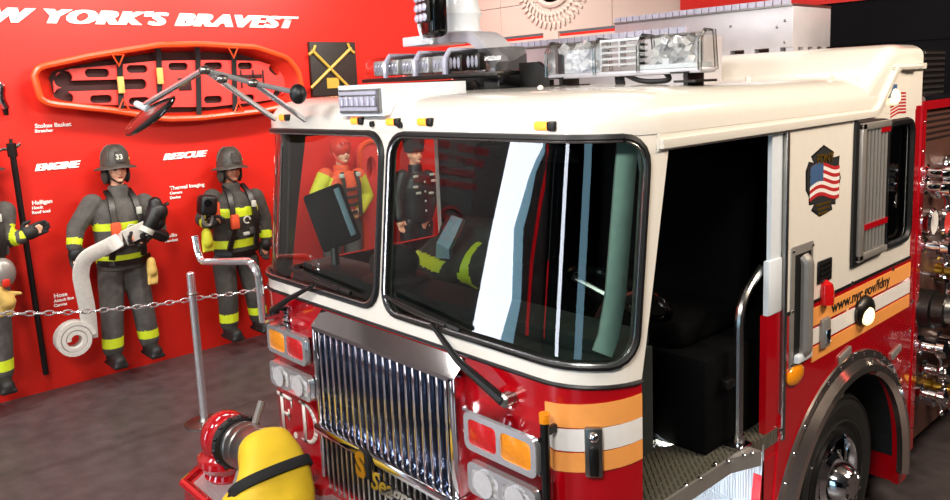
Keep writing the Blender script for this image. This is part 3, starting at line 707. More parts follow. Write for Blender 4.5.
g = G(); g.lathe([(.155, -.12), (.15, -.02), (.12, .0), (.11, .05), (.085, .09), (.05, .1), (.0, .1)], WC, (1, 0, 0), 28); part('hub', g, 'chrome', wh)
for k in range(10):
    a = 2*pi*k/10; g = G(); c2 = WC+V((0, .17*cos(a), .17*sin(a))); g.cyl(c2+V((-.13, 0, 0)), c2+V((-.05, 0, 0)), .026, .02, 6); g.ell(c2+V((-.05, 0, 0)), (.018, .02, .02), None, 8, 5); part('lug_nut', g, 'chrome', wh)
for k in range(8):
    a = 2*pi*(k+.5)/8; g = G(); c2 = WC+V((0, .075*cos(a), .075*sin(a))); g.cyl(c2+V((.05, 0, 0)), c2+V((.1, 0, 0)), .012, .012, 6); part('hub_bolt', g, 'chrome', wh)
for k in range(5):
    a = 2*pi*k/5+.3; g = G(); c2 = WC+V((-.118, .2*cos(a), .2*sin(a))); g.ell(c2, (.012, .02, .02), None, 10, 6); part('hand_hole', g, 'red_paint', wh)

# ---- cab interior
g = G(); g.bb(-1.36, 1.2, .3, 2.0, 1.0, 1.068); g.bb(-1.3, 1.15, .2, .3, .98, 1.068); part('cab_floor', g, 'dark_plate')
g = G(); g.bb(1.2, 1.212, .3, .86, 1.01, 1.078); g.add([(1.212, .85, 1.01), (1.212, .85, 1.078), (1.27, 1.0, 1.01), (1.27, 1.0, 1.078), (1.2, 1.0, 1.01), (1.2, 1.0, 1.078), (1.2, .85, 1.01), (1.2, .85, 1.078)], [[0, 1, 3, 2], [1, 3, 5, 7], [0, 2, 4, 6], [2, 3, 5, 4], [4, 5, 7, 6], [6, 7, 1, 0]]); part('sill_edge', g, 'handle_grey')
for px, py in ((686, 485), (700, 478), (715, 464), (728, 461), (752, 453), (744, 455)): p = at(px, py, 2, 1.079); g = G(); g.ell(p, (.01, .01, .008), None, 8, 5); part('sill_rivet', g, 'chrome')
g = G(); g.bb(.55, 1.24, .28, 1.16, .70, .72); g.bb(.55, .57, .28, 1.16, .72, 1.0); g.bb(.57, 1.2, 1.14, 1.16, .72, 1.03); part('entry_step', g, 'diamond_plate')
sl_ = area('step_lamp', (1.12, .75, .985), (1.0, .8, .7), .1, .6, 16, (.85, .93, 1))
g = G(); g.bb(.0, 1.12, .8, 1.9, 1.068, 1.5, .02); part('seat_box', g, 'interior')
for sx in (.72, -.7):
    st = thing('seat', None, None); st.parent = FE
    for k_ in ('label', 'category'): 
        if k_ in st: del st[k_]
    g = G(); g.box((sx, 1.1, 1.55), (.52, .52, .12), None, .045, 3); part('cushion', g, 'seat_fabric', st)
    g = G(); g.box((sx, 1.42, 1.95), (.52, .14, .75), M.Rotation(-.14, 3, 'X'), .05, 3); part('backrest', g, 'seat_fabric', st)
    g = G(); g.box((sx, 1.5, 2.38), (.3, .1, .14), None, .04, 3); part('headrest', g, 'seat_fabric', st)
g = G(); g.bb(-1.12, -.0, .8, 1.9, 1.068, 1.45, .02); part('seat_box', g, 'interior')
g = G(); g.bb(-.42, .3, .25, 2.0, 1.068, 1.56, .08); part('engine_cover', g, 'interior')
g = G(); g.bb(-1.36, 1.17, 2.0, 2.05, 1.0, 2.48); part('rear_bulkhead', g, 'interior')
p = at(703, 170, 1, 1.99); q = at(755, 210, 1, 1.99); g = G(); g.bb(p.x, q.x, 1.97, 2.0, q.z, p.z, .01); pn = part('bulkhead_cabinet', g, 'wall_dark')
RFX = M(((1, 0, 0, 0), (0, 0, -1, 0), (0, 1, 0, 0), (0, 0, 0, 1)))
p = at(717, 185, 1, 1.965); g = G(); g.text('777', .06, M.Translation(p) @ RFX, 0, .002, .001); part('cabinet_number', g, 'black', pn, smooth=0)
g = G(); dp_ = [(-1.06, .07), (.86, .07), (1.08, .26), (1.08, .48), (-1.30, .48), (-1.30, .26)]; g.prism(dp_, lambda u, v: (u, v, 1.2), (0, 0, .44)); g.prism([(x*.97, y+.02) for x, y in dp_[2:]]+[(-1.0, .25), (.85, .25)], lambda u, v: (u, v, 1.64), (0, 0, .05)); part('dashboard', g, 'dash')
sw = thing('steering_wheel', None, None); sw.parent = FE
for k_ in ('label', 'category'):
    if k_ in sw: del sw[k_]
wc = V((.78, .66, 1.76)); wn = V((0, .62, .78)).normalized(); wu = V((1, 0, 0)); wv = wn.cross(wu)
g = G(); g.tube(arcpts(wc, wu, wv, .23, 0, 360, 36)[:-1], .017, 8, True); part('wheel_rim', g, 'black_gloss', sw)
for a in (90, 210, 330): g = G(); g.tube([wc-wn*.03, wc+(wu*cos(R(a))+wv*sin(R(a)))*.22], .014, 6); part('spoke', g, 'steel', sw)
g = G(); g.cyl(wc-wn*.35-V((0, .05, 0)), wc-wn*.02, .05, .05, 12); g.lathe([(.06, -.03), (.06, .01), (.03, .03)], wc, wn, 14); part('steering_column', g, 'black', sw)
g = G(); c0 = V((-1.13, .42, 1.95)); rt_ = M.Rotation(.95, 3, 'Z') @ M.Rotation(-.32, 3, 'Y') @ M.Rotation(-.3, 3, 'X'); g.box(c0, (.24, .06, .36), rt_, .02); mo = part('dash_terminal', g, 'matte_black')
g = G(); g.box(c0+rt_ @ V((.085, -.032, .0)), (.035, .01, .3), rt_, .004); part('terminal_bracket', g, 'pale_blue', mo); g = G(); g.tube([c0-V((0, 0, .1)), (c0.x+.1, .36, 1.68)], .025, 8); part('terminal_arm', g, 'black', mo)
g = G(); g.box((.6, .33, 2.4), (.45, .02, .1), M.Rotation(.9, 3, 'X'), .008); part('sun_visor', g, 'matte_black')
p = at(690, 140, 0, 1.0); g = G(); g.tube([(.98, .55, 2.46), (1.0, .55, 2.32), (1.02, .56, 2.24)], [.022, .02, .006], 8); part('visor_arm', g, 'cool_white')
# grab handle in the doorway
p0 = at(738, 456, 0, 1.17); g = G(); pts = [(1.17, p0.y, 1.07), (1.17, p0.y, 1.72), (1.15, p0.y+.22, 1.83)]
g.tube(fillet(pts, .22, 8), .02, 10); gh = part('grab_handle', g, 'chrome_soft'); g = G(); g.box((1.17, p0.y, 1.078), (.09, .1, .02), None, .006); g.cyl((1.17, p0.y, 1.08), (1.17, p0.y, 1.13), .027); part('handle_foot', g, 'chrome', gh)
g = G(); p = at(728, 383, 0, 1.15); g.box(p+V((0, -.0, 0)), (.04, .06, .04), None, .006); part('handle_clamp', g, 'dark_steel', gh)
# left-hand side of the cab: the same open doorway and rear panel
g = G(); panel(g, [(-2.84, .62), (-1.43, .62), (-1.43, 2.47), (-2.84, 2.47)], [], lambda u, v: (WL, -u, v), .04, .3); part('cab_side_panel', g, 'white_paint')
g = G(); g.bb(WL, WL+.035, .27, 1.43, .62, 1.66); part('left_door', g, 'red_paint')
g = G(); g.bb(WL, WL+.04, 1.43, 1.48, 1.6, 2.46); part('door_jamb', g, 'cool_white')

# ---- front: grille
gr = thing('grille', None, None); gr.parent = FE
for k_ in ('label', 'category'):
    if k_ in gr: del gr[k_]
q0, q1, q2, q3 = at(310, 326, 1, -.07), at(455, 384, 1, -.07), at(319, 424, 1, -.07), at(458, 497, 1, -.07)
GX0, GX1, GZ0, GZ1 = (q0.x+q2.x)/2, (q1.x+q3.x)/2, (q2.z+q3.z)/2, (q0.z+q1.z)/2+.07
g = G(); g.bb(GX0+.02, GX1-.02, -.03, -.012, GZ0, GZ1-.06); part('radiator_screen', g, 'radiator', gr)
g = G(); g.add([(GX0, .0, GZ1+.01), (GX1, .0, GZ1+.01), (GX1, -.07, GZ1-.06), (GX0, -.07, GZ1-.06), (GX1-.03, -.07, GZ1-.08), (GX0+.02, -.07, GZ1-.08), (GX1-.03, -.02, GZ1-.085), (GX0+.02, -.02, GZ1-.085)], [[0, 1, 2, 3], [3, 2, 4, 5], [5, 4, 6, 7], [1, 2, 4, 6], [0, 3, 5, 7]]); part('grille_top', g, 'chrome', gr)
g = G(); g.bb(GX1-.045, GX1, -.07, -.0, GZ0, GZ1-.06, .006); g.bb(GX1-.03, GX1, -.07, 0, GZ0-.3, GZ0, .005); part('grille_frame', g, 'chrome', gr); g = G(); g.bb(GX0, GX0+.022, -.07, -.0, GZ0-.3, GZ1-.06, .005); part('grille_frame', g, 'chrome', gr)
nb = 19
for k in range(nb):
    x = GX0+.05+(GX1-GX0-.125)*k/(nb-1); g = G(); g.bb(x-.008, x+.008, -.06, -.025, GZ0, GZ1-.075, .005); part('grille_bar', g, 'chrome', gr)
g = G(); g.bb(GX0-.005, GX1+.01, -.095, -.0, GZ0-.045, GZ0, .008); part('grille_cross_bar', g, 'chrome', gr)
g = G(); g.bb(GX0+.02, GX1-.02, -.03, -.012, .63, GZ0-.03); part('lower_screen', g, 'matte_black', gr)
for k in range(23):
    x = GX0+.05+(GX1-GX0-.1)*k/22; g = G(); g.bb(x-.007, x+.007, -.06, -.03, .64, GZ0-.03, .004); part('lower_grille_bar', g, 'chrome_soft', gr)
g = G(); p = at(364, 464, 1, -.1)
g.box((p.x, -.1, p.z), (.1, .02, .13), None, .02); ge = part('grille_badge', g, 'matte_black', gr)
g = G(); g.text('S', .17, M.Translation((p.x-.05, -.112, p.z-.06)) @ RFX, 0, .008, .004, 1.0); part('badge_letter', g, 'gold', ge, smooth=0)
p = at(374, 486, 1, -.1); g = G(); g.text('Seagrave', .13, M.Translation((p.x-.02, -.1, p.z-.01)) @ M.Rotation(0, 4, 'Y') @ RFX, .35, .003, .006, .95); part('maker_script', g, 'chrome', gr, smooth=0)
# headlight clusters
def cluster(x0, x1, z0, z1, mats):
    g = G(); fr = rrect(x0, x1, z0, z1, .03, 3); mid = (x0+x1)/2; hs = [rrect(x0+.025, mid-.012, z0+.025, z1-.025, .02, 2), rrect(mid+.012, x1-.025, z0+.025, z1-.025, .02, 2)]
    panel(g, fr, hs, lambda u, v: (u, -.1, v), .03, .1); o = part('headlight_bezel', g, 'bezel')
    g = G(); g.bb(x0+.004, x1-.004, -.075, .03, z0+.006, z1-.006); part('housing', g, 'chrome', o)
    for (a_, b_), m_ in zip(((x0+.02, mid-.01), (mid+.01, x1-.02)), mats):
        g = G(); g.box(((a_+b_)/2, -.085, (z0+z1)/2), (b_-a_, .022, z1-z0-.04), None, .012); l = part('lamp_lens', g, m_, o)
        if m_ == 'lens_clear': g = G(); g.lathe([(.02, 0), (.055, .012), (.0, .013)], ((a_+b_)/2, -.098, (z0+z1)/2), (0, -1, 0), 14); part('bulb_reflector', g, 'reflector', l)
def cl_at(a, b, c, mats):
    p, q, r = at(*a, 1, -.1), at(*b, 1, -.1), at(*c, 1, -.1); cluster(p.x, q.x, r.z, (p.z+q.z)/2, mats)
cl_at((463, 411), (535, 439), (466, 448), ('lens_red', 'lens_amber')); cl_at((467, 460), (535, 492), (470, 492), ('lens_clear', 'lens_clear'))
cl_at((266, 322), (304, 339), (270, 351), ('lens_amber', 'lens_red')); cl_at((269, 359), (309, 379), (273, 384), ('lens_clear', 'lens_clear'))
g = G(); p, q = at(464, 409, 1, -.08), at(536, 440, 1, -.08); g.bb(p.x, q.x+.02, -.09, .02, p.z-.0, p.z+.012); part('headlight_ledge', g, 'chrome')
# F.D. lettering with serifs
def serif(polys, px, py, name):
    p = at(px, py, 1, -.004); g_ = G()
    for pl_ in polys: g_.prism(pl_, lambda u, v: (p.x+u, -.003, p.z+v), (0, -.004, 0))
    return part(name, g_, 'serif_white', smooth=0)
h = .23
serif([[(.02, 0), (.05, 0), (.05, h), (.02, h)], [(-.015, h-.02), (.15, h-.02), (.15, h), (-.015, h)], [(.138, h-.06), (.15, h-.06), (.15, h-.01), (.138, h-.01)], [(.05, h*.5-.008), (.115, h*.5-.008), (.115, h*.5+.012), (.05, h*.5+.012)], [(.103, h*.38), (.115, h*.38), (.115, h*.66), (.103, h*.66)], [(-.01, 0), (.08, 0), (.08, .012), (-.01, .012)]], 281.5, 429, 'letter_f')
g = G(); p = at(296.5, 435, 1, 0); g.lathe([(.018, 0), (.018, .005)], (p.x, -.002, p.z), (0, -1, 0), 14); part('letter_dot', g, 'serif_white')
def arcD(rx, rz, n=12): return [(.05+rx*cos(R(90-180*k/n)), h/2+rz*sin(R(90-180*k/n))) for k in range(n+1)]
o_ = arcD(.125, h/2); i_ = arcD(.088, h/2-.018)
serif([[(.02, 0), (.05, 0), (.05, h), (.02, h)], [(-.01, h-.012), (.06, h-.012), (.06, h), (-.01, h)], [(-.01, 0), (.06, 0), (.06, .012), (-.01, .012)]]+[[o_[k], o_[k+1], i_[k+1], i_[k]] for k in range(12)], 303, 440, 'letter_d')
# corner post and latch
g = G(); p0, p1 = at(545, 424, 1, -.06), at(548, 500, 1, -.06); g.tube([(.995, -.06, 1.1), (.995, -.06, 1.475)], .017, 8); o = part('corner_post', g, 'dark_steel'); g = G(); g.cyl((.995, -.06, 1.475), (.995, -.06, 1.51), .02); part('post_tip', g, 'lens_amber', o); g = G(); g.bb(.985, 1.0, -.06, .0, 1.42, 1.45); part('post_bracket', g, 'dark_steel', o)
sb = FL+.2; p = FS(sb, 1.36); nrm = (FS(sb, 1.36, .1)-p).normalized(); ra = math.atan2(nrm.x, -nrm.y); rm = M.Rotation(ra, 3, 'Z')
g = G(); g.box(p+nrm*.01, (.065, .025, .19), rm, .008); o = part('corner_latch', g, 'steel'); g = G(); g.box(p+nrm*.025+V((0, 0, -.03)), (.035, .02, .11), rm, .006); part('latch_recess', g, 'dark_steel', o); g = G(); g.ell(p+nrm*.022+V((0, 0, .06)), (.02, .02, .02)); part('lock_barrel', g, 'chrome', o)
g = G(); tv = (FS(1.29, 2, 0)-FS(1.25, 2, 0)).normalized()
g.ribbon([FS(1.26, 1.70, -.06), FS(1.29, 1.76, -.07), FS(1.32, 1.9, -.08), FS(1.34, 2.47, -.08)], .075, .02, tv); part('pillar_trim', g, 'pillar_trim')
# wipers
def wiper(piv, mid, b0, b1):
    P = [at(*q, 1, yy) for q, yy in ((piv, -.04), (mid, .0), (b0, .0), (b1, .0))]
    def onw(p_, o_): return V((p_.x, RAKE*max(0, p_.z-1.6)-o_, p_.z))
    g = G(); g.tube([onw(P[0], .05), onw(P[0].lerp(P[1], .5), .07), onw(P[1], .035)], [.022, .016, .01], 8); o = part('wiper', g, 'black')
    g = G(); g.lathe([(.03, 0), (.03, .05), (.02, .06)], onw(P[0], 0), (0, -1, 0), 12); part('wiper_pivot', g, 'steel', o)
    g = G(); g.tube([onw(P[2], .022), onw(P[2].lerp(P[3], .5), .03), onw(P[3], .022)], .011, 6); b = part('wiper_blade', g, 'black', o)
    g = G(); g.tube([onw(P[2].lerp(P[3], .15), .035), onw(P[2].lerp(P[3], .5), .05), onw(P[2].lerp(P[3], .85), .035)], .007, 6); part('blade_holder', g, 'dark_steel', b)
wiper((505, 400), (436, 323), (386, 296), (462, 330)); wiper((274, 311), (318, 284), (290, 268), (352, 293))
p = at(507, 399, 1, 0); g = G(); g.lathe([(.05, 0), (.045, .02), (.02, .03)], (p.x+.01, 0, p.z+.01), (0, -1, 0), 14); part('wiper_boss', g, 'red_paint')
# bumper
bu = thing('bumper', None, None); bu.parent = FE
for k_ in ('label', 'category'):
    if k_ in bu: del bu[k_]
bpoly = [(-1.4, .0), (-1.4, -.36), (-1.26, -.55), (1.1, -.55), (1.25, -.36), (1.25, 0)]
g = G(); g.prism(bpoly, lambda u, v: (u, v, .40), (0, 0, .2)); part('bumper_beam', g, 'red_paint', bu)
g = G()
for i in range(5):
    a_ = V(bpoly[i]+(0,)); b_ = V(bpoly[i+1]+(0,)); g.tube([a_+V((0, 0, .605)), b_+V((0, 0, .605))], .024, 8)
part('bumper_edge', g, 'red_paint', bu)
g = G(); g.prism([(x*.965, y*.93+(.0)) for x, y in bpoly], lambda u, v: (u, v, .601), (0, 0, .006)); part('tread_plate', g, 'diamond_plate', bu)
g = G(); g.bb(-1.2, 1.2, -.05, .01, .6, .66); part('bumper_apron', g, 'red_paint', bu)
for px, py in ((325, 486), (303, 468)):
    p = at(px, py, 2, .63); g = G(); g.lathe([(.06, 0), (.06, .04), (.045, .055), (0, .056)], (p.x, p.y, .605), (0, 0, 1), 16); part('bumper_cap', g, 'red_paint', bu)
# ---- roof equipment
def sub(name):
    o = bpy.data.objects.new(name, None); col.objects.link(o); o.parent = FE; o.empty_display_size = .05; return o
# right light bar
lb = sub('light_bar'); x0, x1, yb, z0, z1, dp = .305, 1.12, .82, 2.71, 2.862, .12
g = G(); g.bb(x0, x1, yb-dp/2, yb+dp/2, z0-.012, z0+.012, .008); part('tray', g, 'silver_box', lb)
g = G(); g.loft([[V(p) for p in ((x, yb-dp/2, z0+.012), (x, yb-dp/2, z0+.115), (x, yb-dp/2+.03, z1), (x, yb+dp/2-.02, z1), (x, yb+dp/2, z0+.115), (x, yb+dp/2, z0+.012))] for x in (x0, x0+.02, x1-.02, x1)]); part('lens_cover', g, 'clear_plastic', lb)
for xs in (x0+.0, x0+.285, x0+.52, x1-.0):
    g = G(); g.tube([(xs, yb-dp/2-.006, z0), (xs, yb-dp/2-.006, z0+.115), (xs, yb-dp/2+.03, z1+.004), (xs, yb+dp/2-.02, z1+.004), (xs, yb+dp/2, z0)], .008, 6); part('lens_seam', g, 'clear_plastic', lb)
g = G()
for k in range(5): g.bb(x0+.3, x0+.51, yb-.04, yb+.02, z0+.035+k*.026, z0+.045+k*.026)
for k in range(3): g.bb(x0+.3+k*.1, x0+.31+k*.1, yb-.042, yb, z0+.03, z0+.15)
part('louvre_module', g, 'reflector', lb)
for xa in (x0+.05, x0+.56):
    g = G(); random.seed(int(xa*100))
    for k in range(26): g.box((xa+random.random()*.18, yb-.03+random.random()*.05, z0+.03+random.random()*.11), (.03, .03, .025), M.Rotation(random.random()*3, 3, V((random.random(), random.random(), .3))))
    g.box((xa+.09, yb+.04, z0+.075), (.22, .02, .13)); part('rotator_reflector', g, 'reflector', lb)
g = G(); g.bb(x0+.52, x1-.02, yb-.055, yb+.05, z0+.012, z0+.03); part('module_base', g, 'cool_white', lb)
for xf in (.385, 1.05):
    g = G(); g.bb(xf-.008, xf+.012, yb-.06, yb+.06, 2.615, 2.705); g.bb(xf-.04, xf+.06, yb-.08, yb+.08, 2.662, 2.672); g.bb(xf-.045, xf+.02, yb-.1, yb+.05, 2.7, 2.706); part('foot', g, 'dark_steel', lb)
g = G(); g.tube(fillet([(.68, .82, 2.72), (.68, .82, 2.67), (.70, .80, 2.67)], .02), .022, 8); g.tube(fillet([(.70, .8, 2.715), (.84, .76, 2.67), (.98, .78, 2.672), (.90, .82, 2.72)], .06, 6), .011, 8); part('cable', g, 'black', lb)
for x_, y_ in ((.5, .5), (1.0, 1.35), (1.1, 2.0)): g = G(); g.ell((x_, y_, 2.662), (.014, .014, .014)); part('roof_bolt_cap', g, 'white_paint')
# left light bar
lb = sub('light_bar'); x0, x1, yb, z0, z1, dp = -1.08, .12, .75, 2.74, 2.875, .24
g = G(); g.bb(x0+.03, x1-.02, yb-dp/2, yb+dp/2, z0-.012, z0+.01, .006); part('tray', g, 'dark_steel', lb)
def lring(x, k): return [V((x, yb+a*dp/2*k, z0+b)) for a, b in ((-1, .01), (-1, .085), (-.75, .125), (.75, .125), (1, .085), (1, .01))]
g = G(); g.loft([lring(x0, .55), lring(x0+.1, .95), lring(x0+.2, 1), lring(x1-.2, 1), lring(x1-.1, .95), lring(x1, .55)]); part('lens_cover', g, 'clear_plastic', lb)
for xs in (x0+.28, x0+.55, x0+.8): g = G(); g.tube([p+(p-V((xs, yb, z0+.06)))*.03 for p in lring(xs, 1)], .016, 6); part('lens_seam', g, 'led', lb)
for k in range(7):
    xm = x0+.16+k*.135; g = G(); g.box((xm, yb-.06, z0+.065), (.1, .05, .085), None, .008); mo = part('led_module', g, 'reflector' if k < 5 else 'dark_steel', lb)
    g = G(); 
    for q in range(3): g.ell((xm-.03+q*.03, yb-.088, z0+.065), (.012, .006, .03), None, 8, 6)
    part('led_lens', g, 'led', mo)
g = G(); g.bb(-.24, .10, .64, .82, 2.655, 2.73, .006); g.bb(-.72, -.3, .68, .8, 2.665, 2.72); part('mount', g, 'black_gloss', lb)
g = G(); g.lathe([(.0, 0), (.024, 0), (.02, .012), (.0, .014)], (-.07, .64, 2.69), (0, -1, 0), 14); part('mount_knob', g, 'dark_steel', lb)
g = G(); g.prism([(0, 0), (.2, 0), (.2, .1), (.12, .17), (0, .17)], lambda u, v: (.1+u, .78, 2.65+v*.8), (0, .03, 0)); part('mount_plate', g, 'dark_steel', lb)
g = G(); g.bb(-1.0, -.65, .7, .76, 2.69, 2.72); part('cable_box', g, 'black', lb)
# white LED flood lamp housing on the roof front
fl = sub('flood_lamp'); g = G(); yf = .07; p, q = at(338, 86, 1, yf), at(384, 116, 1, yf); a, b = p.x, q.x; zt, zb = p.z, q.z+.0
e = at(415, 86, 1, .5); dd = .5
g.add([(a, yf, zb), (b, yf, zb), (b, yf, zt), (a, yf, zt), (a+.02, yf+dd, zb+.06), (b+.0, yf+dd, zb+.06), (b+.0, yf+dd, zt), (a+.02, yf+dd, zt)], [[0, 1, 2, 3], [4, 5, 6, 7], [0, 1, 5, 4], [1, 2, 6, 5], [2, 3, 7, 6], [3, 0, 4, 7]]); part('housing', g, 'cool_white', fl)
g = G(); g.bb(a+.02, b-.012, yf-.012, yf, zb+.015, zt-.02); part('lamp_face', g, 'steel', fl)
wd = (b-a-.06)/7
for k in range(7): x = a+.045+k*wd; g = G(); g.box((x, yf-.016, (zt+zb)/2-.004), (wd*.8, .012, .045), None, .004); part('led_cell', g, 'led', fl)
for z in (zb+.033, zt-.038): g = G(); g.box(((a+b)/2, yf-.014, z), (b-a-.06, .008, .016)); part('led_strip', g, 'led', fl)
# spotlight on its bracket
sp = sub('spotlight'); y_ = .85
P = lambda px, py: at(px, py, 1, y_)
g = G(); p, q = P(416, 38), P(447, 44); g.bb(p.x, q.x, y_-.1, y_+.14, q.z-.0, p.z, .006); part('bracket', g, 'cool_white', sp)
g = G(); g.ribbon(fillet([P(440, 39)+V((0, .03, 0)), P(480, 37)+V((0, .03, 0)), P(494, 52)+V((0, .03, 0)), P(505, 66)+V((0, .03, 0))], .06), .2, .05, (0, 1, 0)); part('bracket_arm', g, 'silver_box', sp)
b0 = P(447, 37); g = G(); g.lathe([(.155, 0), (.155, .02), (.13, .03), (.125, .09), (.14, .12), (.12, .18), (.13, .26), (.13, .5)], b0+V((0, .08, 0)), (0, 0, 1), 28); part('pedestal', g, 'cool_white', sp)
rot = M.Rotation(-.25, 3, 'Z'); hc = at(428, 9, 1, .62); g = G(); g.box(hc+rot @ V((0, .03, 0)), (.17, .1, .29), rot, .035, 3); part('lamp_head', g, 'black_gloss', sp)
g = G(); g.box(hc+rot @ V((.0, -.03, .03)), (.15, .02, .2), rot, .01); lf = part('lamp_face', g, 'dark_steel', sp)
for i in range(3):
    for k in range(4): g = G(); g.ell(hc+rot @ V((-.047+i*.047, -.045, -.045+k*.05)), (.02, .008, .021), None, 10, 6); part('led_cell', g, 'led', lf)
g = G(); g.tube([hc+rot @ V((x, -.0, z)) for x, z in ((-.11, .2), (-.12, -.08), (-.08, -.155), (.02, -.17))], .012, 6); part('head_bezel', g, 'cool_white', sp)
# long equipment boxes with lit strips on top
def roofbox(xa, xb, ya, yb_, za, zb, nm):
    r = sub('equipment_box'); g = G(); g.bb(xa, xb, ya, yb_, za+.04, zb, .006)
    for k in range(8):
        x = xa+(xb-xa)*(k+.1)/8; g.bb(x, x+.07, ya, ya+.06, za, za+.045)
    for k in range(4): y = ya+(yb_-ya)*(k+.1)/4; g.bb(xb-.05, xb, y, y+.06, za, za+.045)
    part('box_body', g, 'silver_box', r)
    g = G(); g.bb(xa, xb, ya-.01, ya+.03, zb, zb+.012); part('strip_base', g, 'steel', r)
    n_ = int((xb-xa)/.055); gg = G()
    for k in range(n_): x = xa+.01+k*.055; gg.bb(x, x+.047, ya-.012, ya+.01, zb+.012, zb+.045)
    part('strip_cells', gg, 'led', r)
    for k in range(4): g = G(); g.ell((xa+.3+(xb-xa-.4)*k/3, ya, zb-.09-.03*(k % 2)), (.01, .006, .01), None, 8, 5); part('box_screw', g, 'steel', r)
    for k in range(2): g = G(); g.ell((xb-.05, ya, za+.07+k*.13), (.01, .006, .01), None, 8, 5); part('box_screw', g, 'steel', r)
    return r
roofbox(-.91, .50, 1.68, 1.98, 2.62, 2.905, 1)
r2 = roofbox(-.78, .56, 2.68, 3.20, 2.80, 3.085, 2)
g = G(); g.bb(.36, .56, 2.72, 3.2, 3.085, 3.1); part('box_lid', g, 'steel', r2)
# mirror arms on the front corner
mr = sub('mirror')
A = lambda px, py, y=-.4: at(px, py, 1, y)
ap = A(205, 70); at1 = at(275, 119, 1, .06); at2 = at(305, 120, 1, .1); mj = A(146, 104)
g = G(); g.tube([mj, A(202, 71)+V((0, 0, -.0)), ap], .016, 8); part('mirror_arm', g, 'bezel', mr)
g = G(); g.tube([ap, at1], .015, 8); part('mirror_arm', g, 'bezel', mr)
jm = at(253, 83, 1, -.2); g = G(); g.tube([ap, jm, at(294, 92, 1, -.05)], .013, 8); part('mirror_arm', g, 'bezel', mr)
g = G(); g.tube([jm, at2], .014, 8); part('mirror_arm', g, 'bezel', mr)
for q in (ap, jm, at(222, 79, 1, -.36)): g = G(); g.ell(q, (.03, .03, .022)); part('arm_joint', g, 'steel', mr)
p = at(298, 94, 1, -.04); g = G(); g.ell(p, (.05, .04, .05)); part('arm_clamp', g, 'black', mr)
g = G(); a_, b_ = A(126, 130), A(174, 101); d = (b_-a_); ctr = (a_+b_)/2; ax_ = d.normalized(); nn = V((.25, .75, -.55)).normalized(); nn = (nn-ax_*nn.dot(ax_)).normalized(); sd = ax_.cross(nn)
rt_ = M((sd, ax_, nn)).transposed(); g.ell(ctr, (.10, d.length/2, .03), rt_, 24, 12); part('mirror_head', g, 'black_gloss', mr)
g = G(); g.tube([mj, ctr], .012, 6); g.tube([A(137, 104), A(148, 109)], .02, 8); part('mirror_bracket', g, 'cool_white', mr)
# chrome guard rail sticking out at the front corner
g = G(); R_ = lambda px, py: at(px, py, 1, -.15)
pts = [R_(195, 236), R_(200, 262), R_(250, 261), R_(258, 272), R_(263, 322)]; g.tube(fillet(pts, .1), .02, 10); gl = part('guard_rail', g, 'bezel')
g = G(); q = R_(263, 320); g.tube([q, (q.x-.02, .03, q.z)], .022, 8); g.box((q.x-.02, -.0, q.z), (.08, .03, .09), None, .008); part('rail_bracket', g, 'chrome', gl)
# front intake elbow on the bumper
ie = sub('intake_elbow'); bx = at(212, 474, 2, .62); bx = V((-1.16, -.33, .605))
g = G(); g.lathe([(.12, 0), (.13, .02), (.12, .045), (.15, .07), (.165, .1), (.16, .13), (.13, .15), (.12, .17)], bx, (0, 0, 1), 28); part('flange', g, 'red_paint', ie)
ez = bx.z+.22; ec = V((bx.x, bx.y, ez)); dr = V((1, .03, .10)).normalized()
g = G(); g.ell(ec, (.135, .14, .15), None, 22, 14); g.cyl(ec, ec+dr*.14, .135, .12, 24); part('elbow', g, 'red_paint', ie)
g = G(); g.lathe([(.12, .10), (.136, .11), (.142, .125), (.136, .15), (.12, .16)], ec, dr, 28); part('swivel_ring', g, 'black', ie)
for k in range(14): a_ = 2*pi*k/14; u_, v_ = g.frame(dr); gg = G(); gg.ell(ec+dr*.14+(u_*cos(a_)+v_*sin(a_))*.138, (.016, .012, .012), None, 8, 5); part('ring_lug', gg, 'black', ie)
g = G(); g.lathe([(.118, .17), (.122, .2), (.115, .21), (.122, .22), (.122, .27), (.115, .275), (.122, .285), (.122, .385), (.1, .40)], ec, dr, 32); part('coupling', g, 'steel', ie)
for a_ in (62, 242):
    u_, v_ = G().frame(dr); dd = u_*cos(R(a_))+v_*sin(R(a_)); g = G(); g.cyl(ec+dr*.25+dd*.11, ec+dr*.25+dd*.24, .018, .02, 8); part('coupling_pin', g, 'handle_grey', ie)
# folded yellow hose cover lying on the bumper
yh = thing('hose_bundle', 'folded yellow fire hose bundle with black strap on the bumper', 'hose', (-.75, -.34, .61))
def Y(*p): return V(p)-V(yh.location)
g = G()
e1 = ec+dr*.37
def yr(c, wx, h_, ang, n=18, sq=.72):
    o = []
    for k in range(n):
        t = 2*pi*k/n; a_, b_ = cos(t), sin(t); a_ = math.copysign(abs(a_)**sq, a_); b_ = math.copysign(abs(b_)**sq, b_)
        q = V((b_*h_*sin(ang), a_*wx, b_*h_*cos(ang))) ; o.append(c+q)
    return o
secs = [yr(e1, .125, .125, .1), yr(e1+dr*.08+V((0, 0, .01)), .14, .14, .25), yr(e1+V((.15, -.02, -.01)), .17, .13, .7), yr(e1+V((.23, -.05, -.07)), .2, .12, 1.0), yr(e1+V((.29, -.09, -.16)), .22, .12, 1.3), yr(e1+V((.33, -.13, -.24)), .22, .10, 1.5)]
g.loft([[p-V(yh.location) for p in s_] for s_ in secs]); 
ce = e1+V((.24, -.10, -.17))
g.ells([(ce.x-yh.location.x, ce.y-yh.location.y, z, rx, ry) for z, rx, ry in ((.0, .18, .2), (.02, .22, .24), (.1, .22, .24), (.16, .18, .2), (.19, .08, .1))], 22)
remesh(g, 'yellow_cloth', .018, 'hose_cover', yh, None, None, 5)
g = G(); sc_ = e1+V((.20, -.04, -.055))
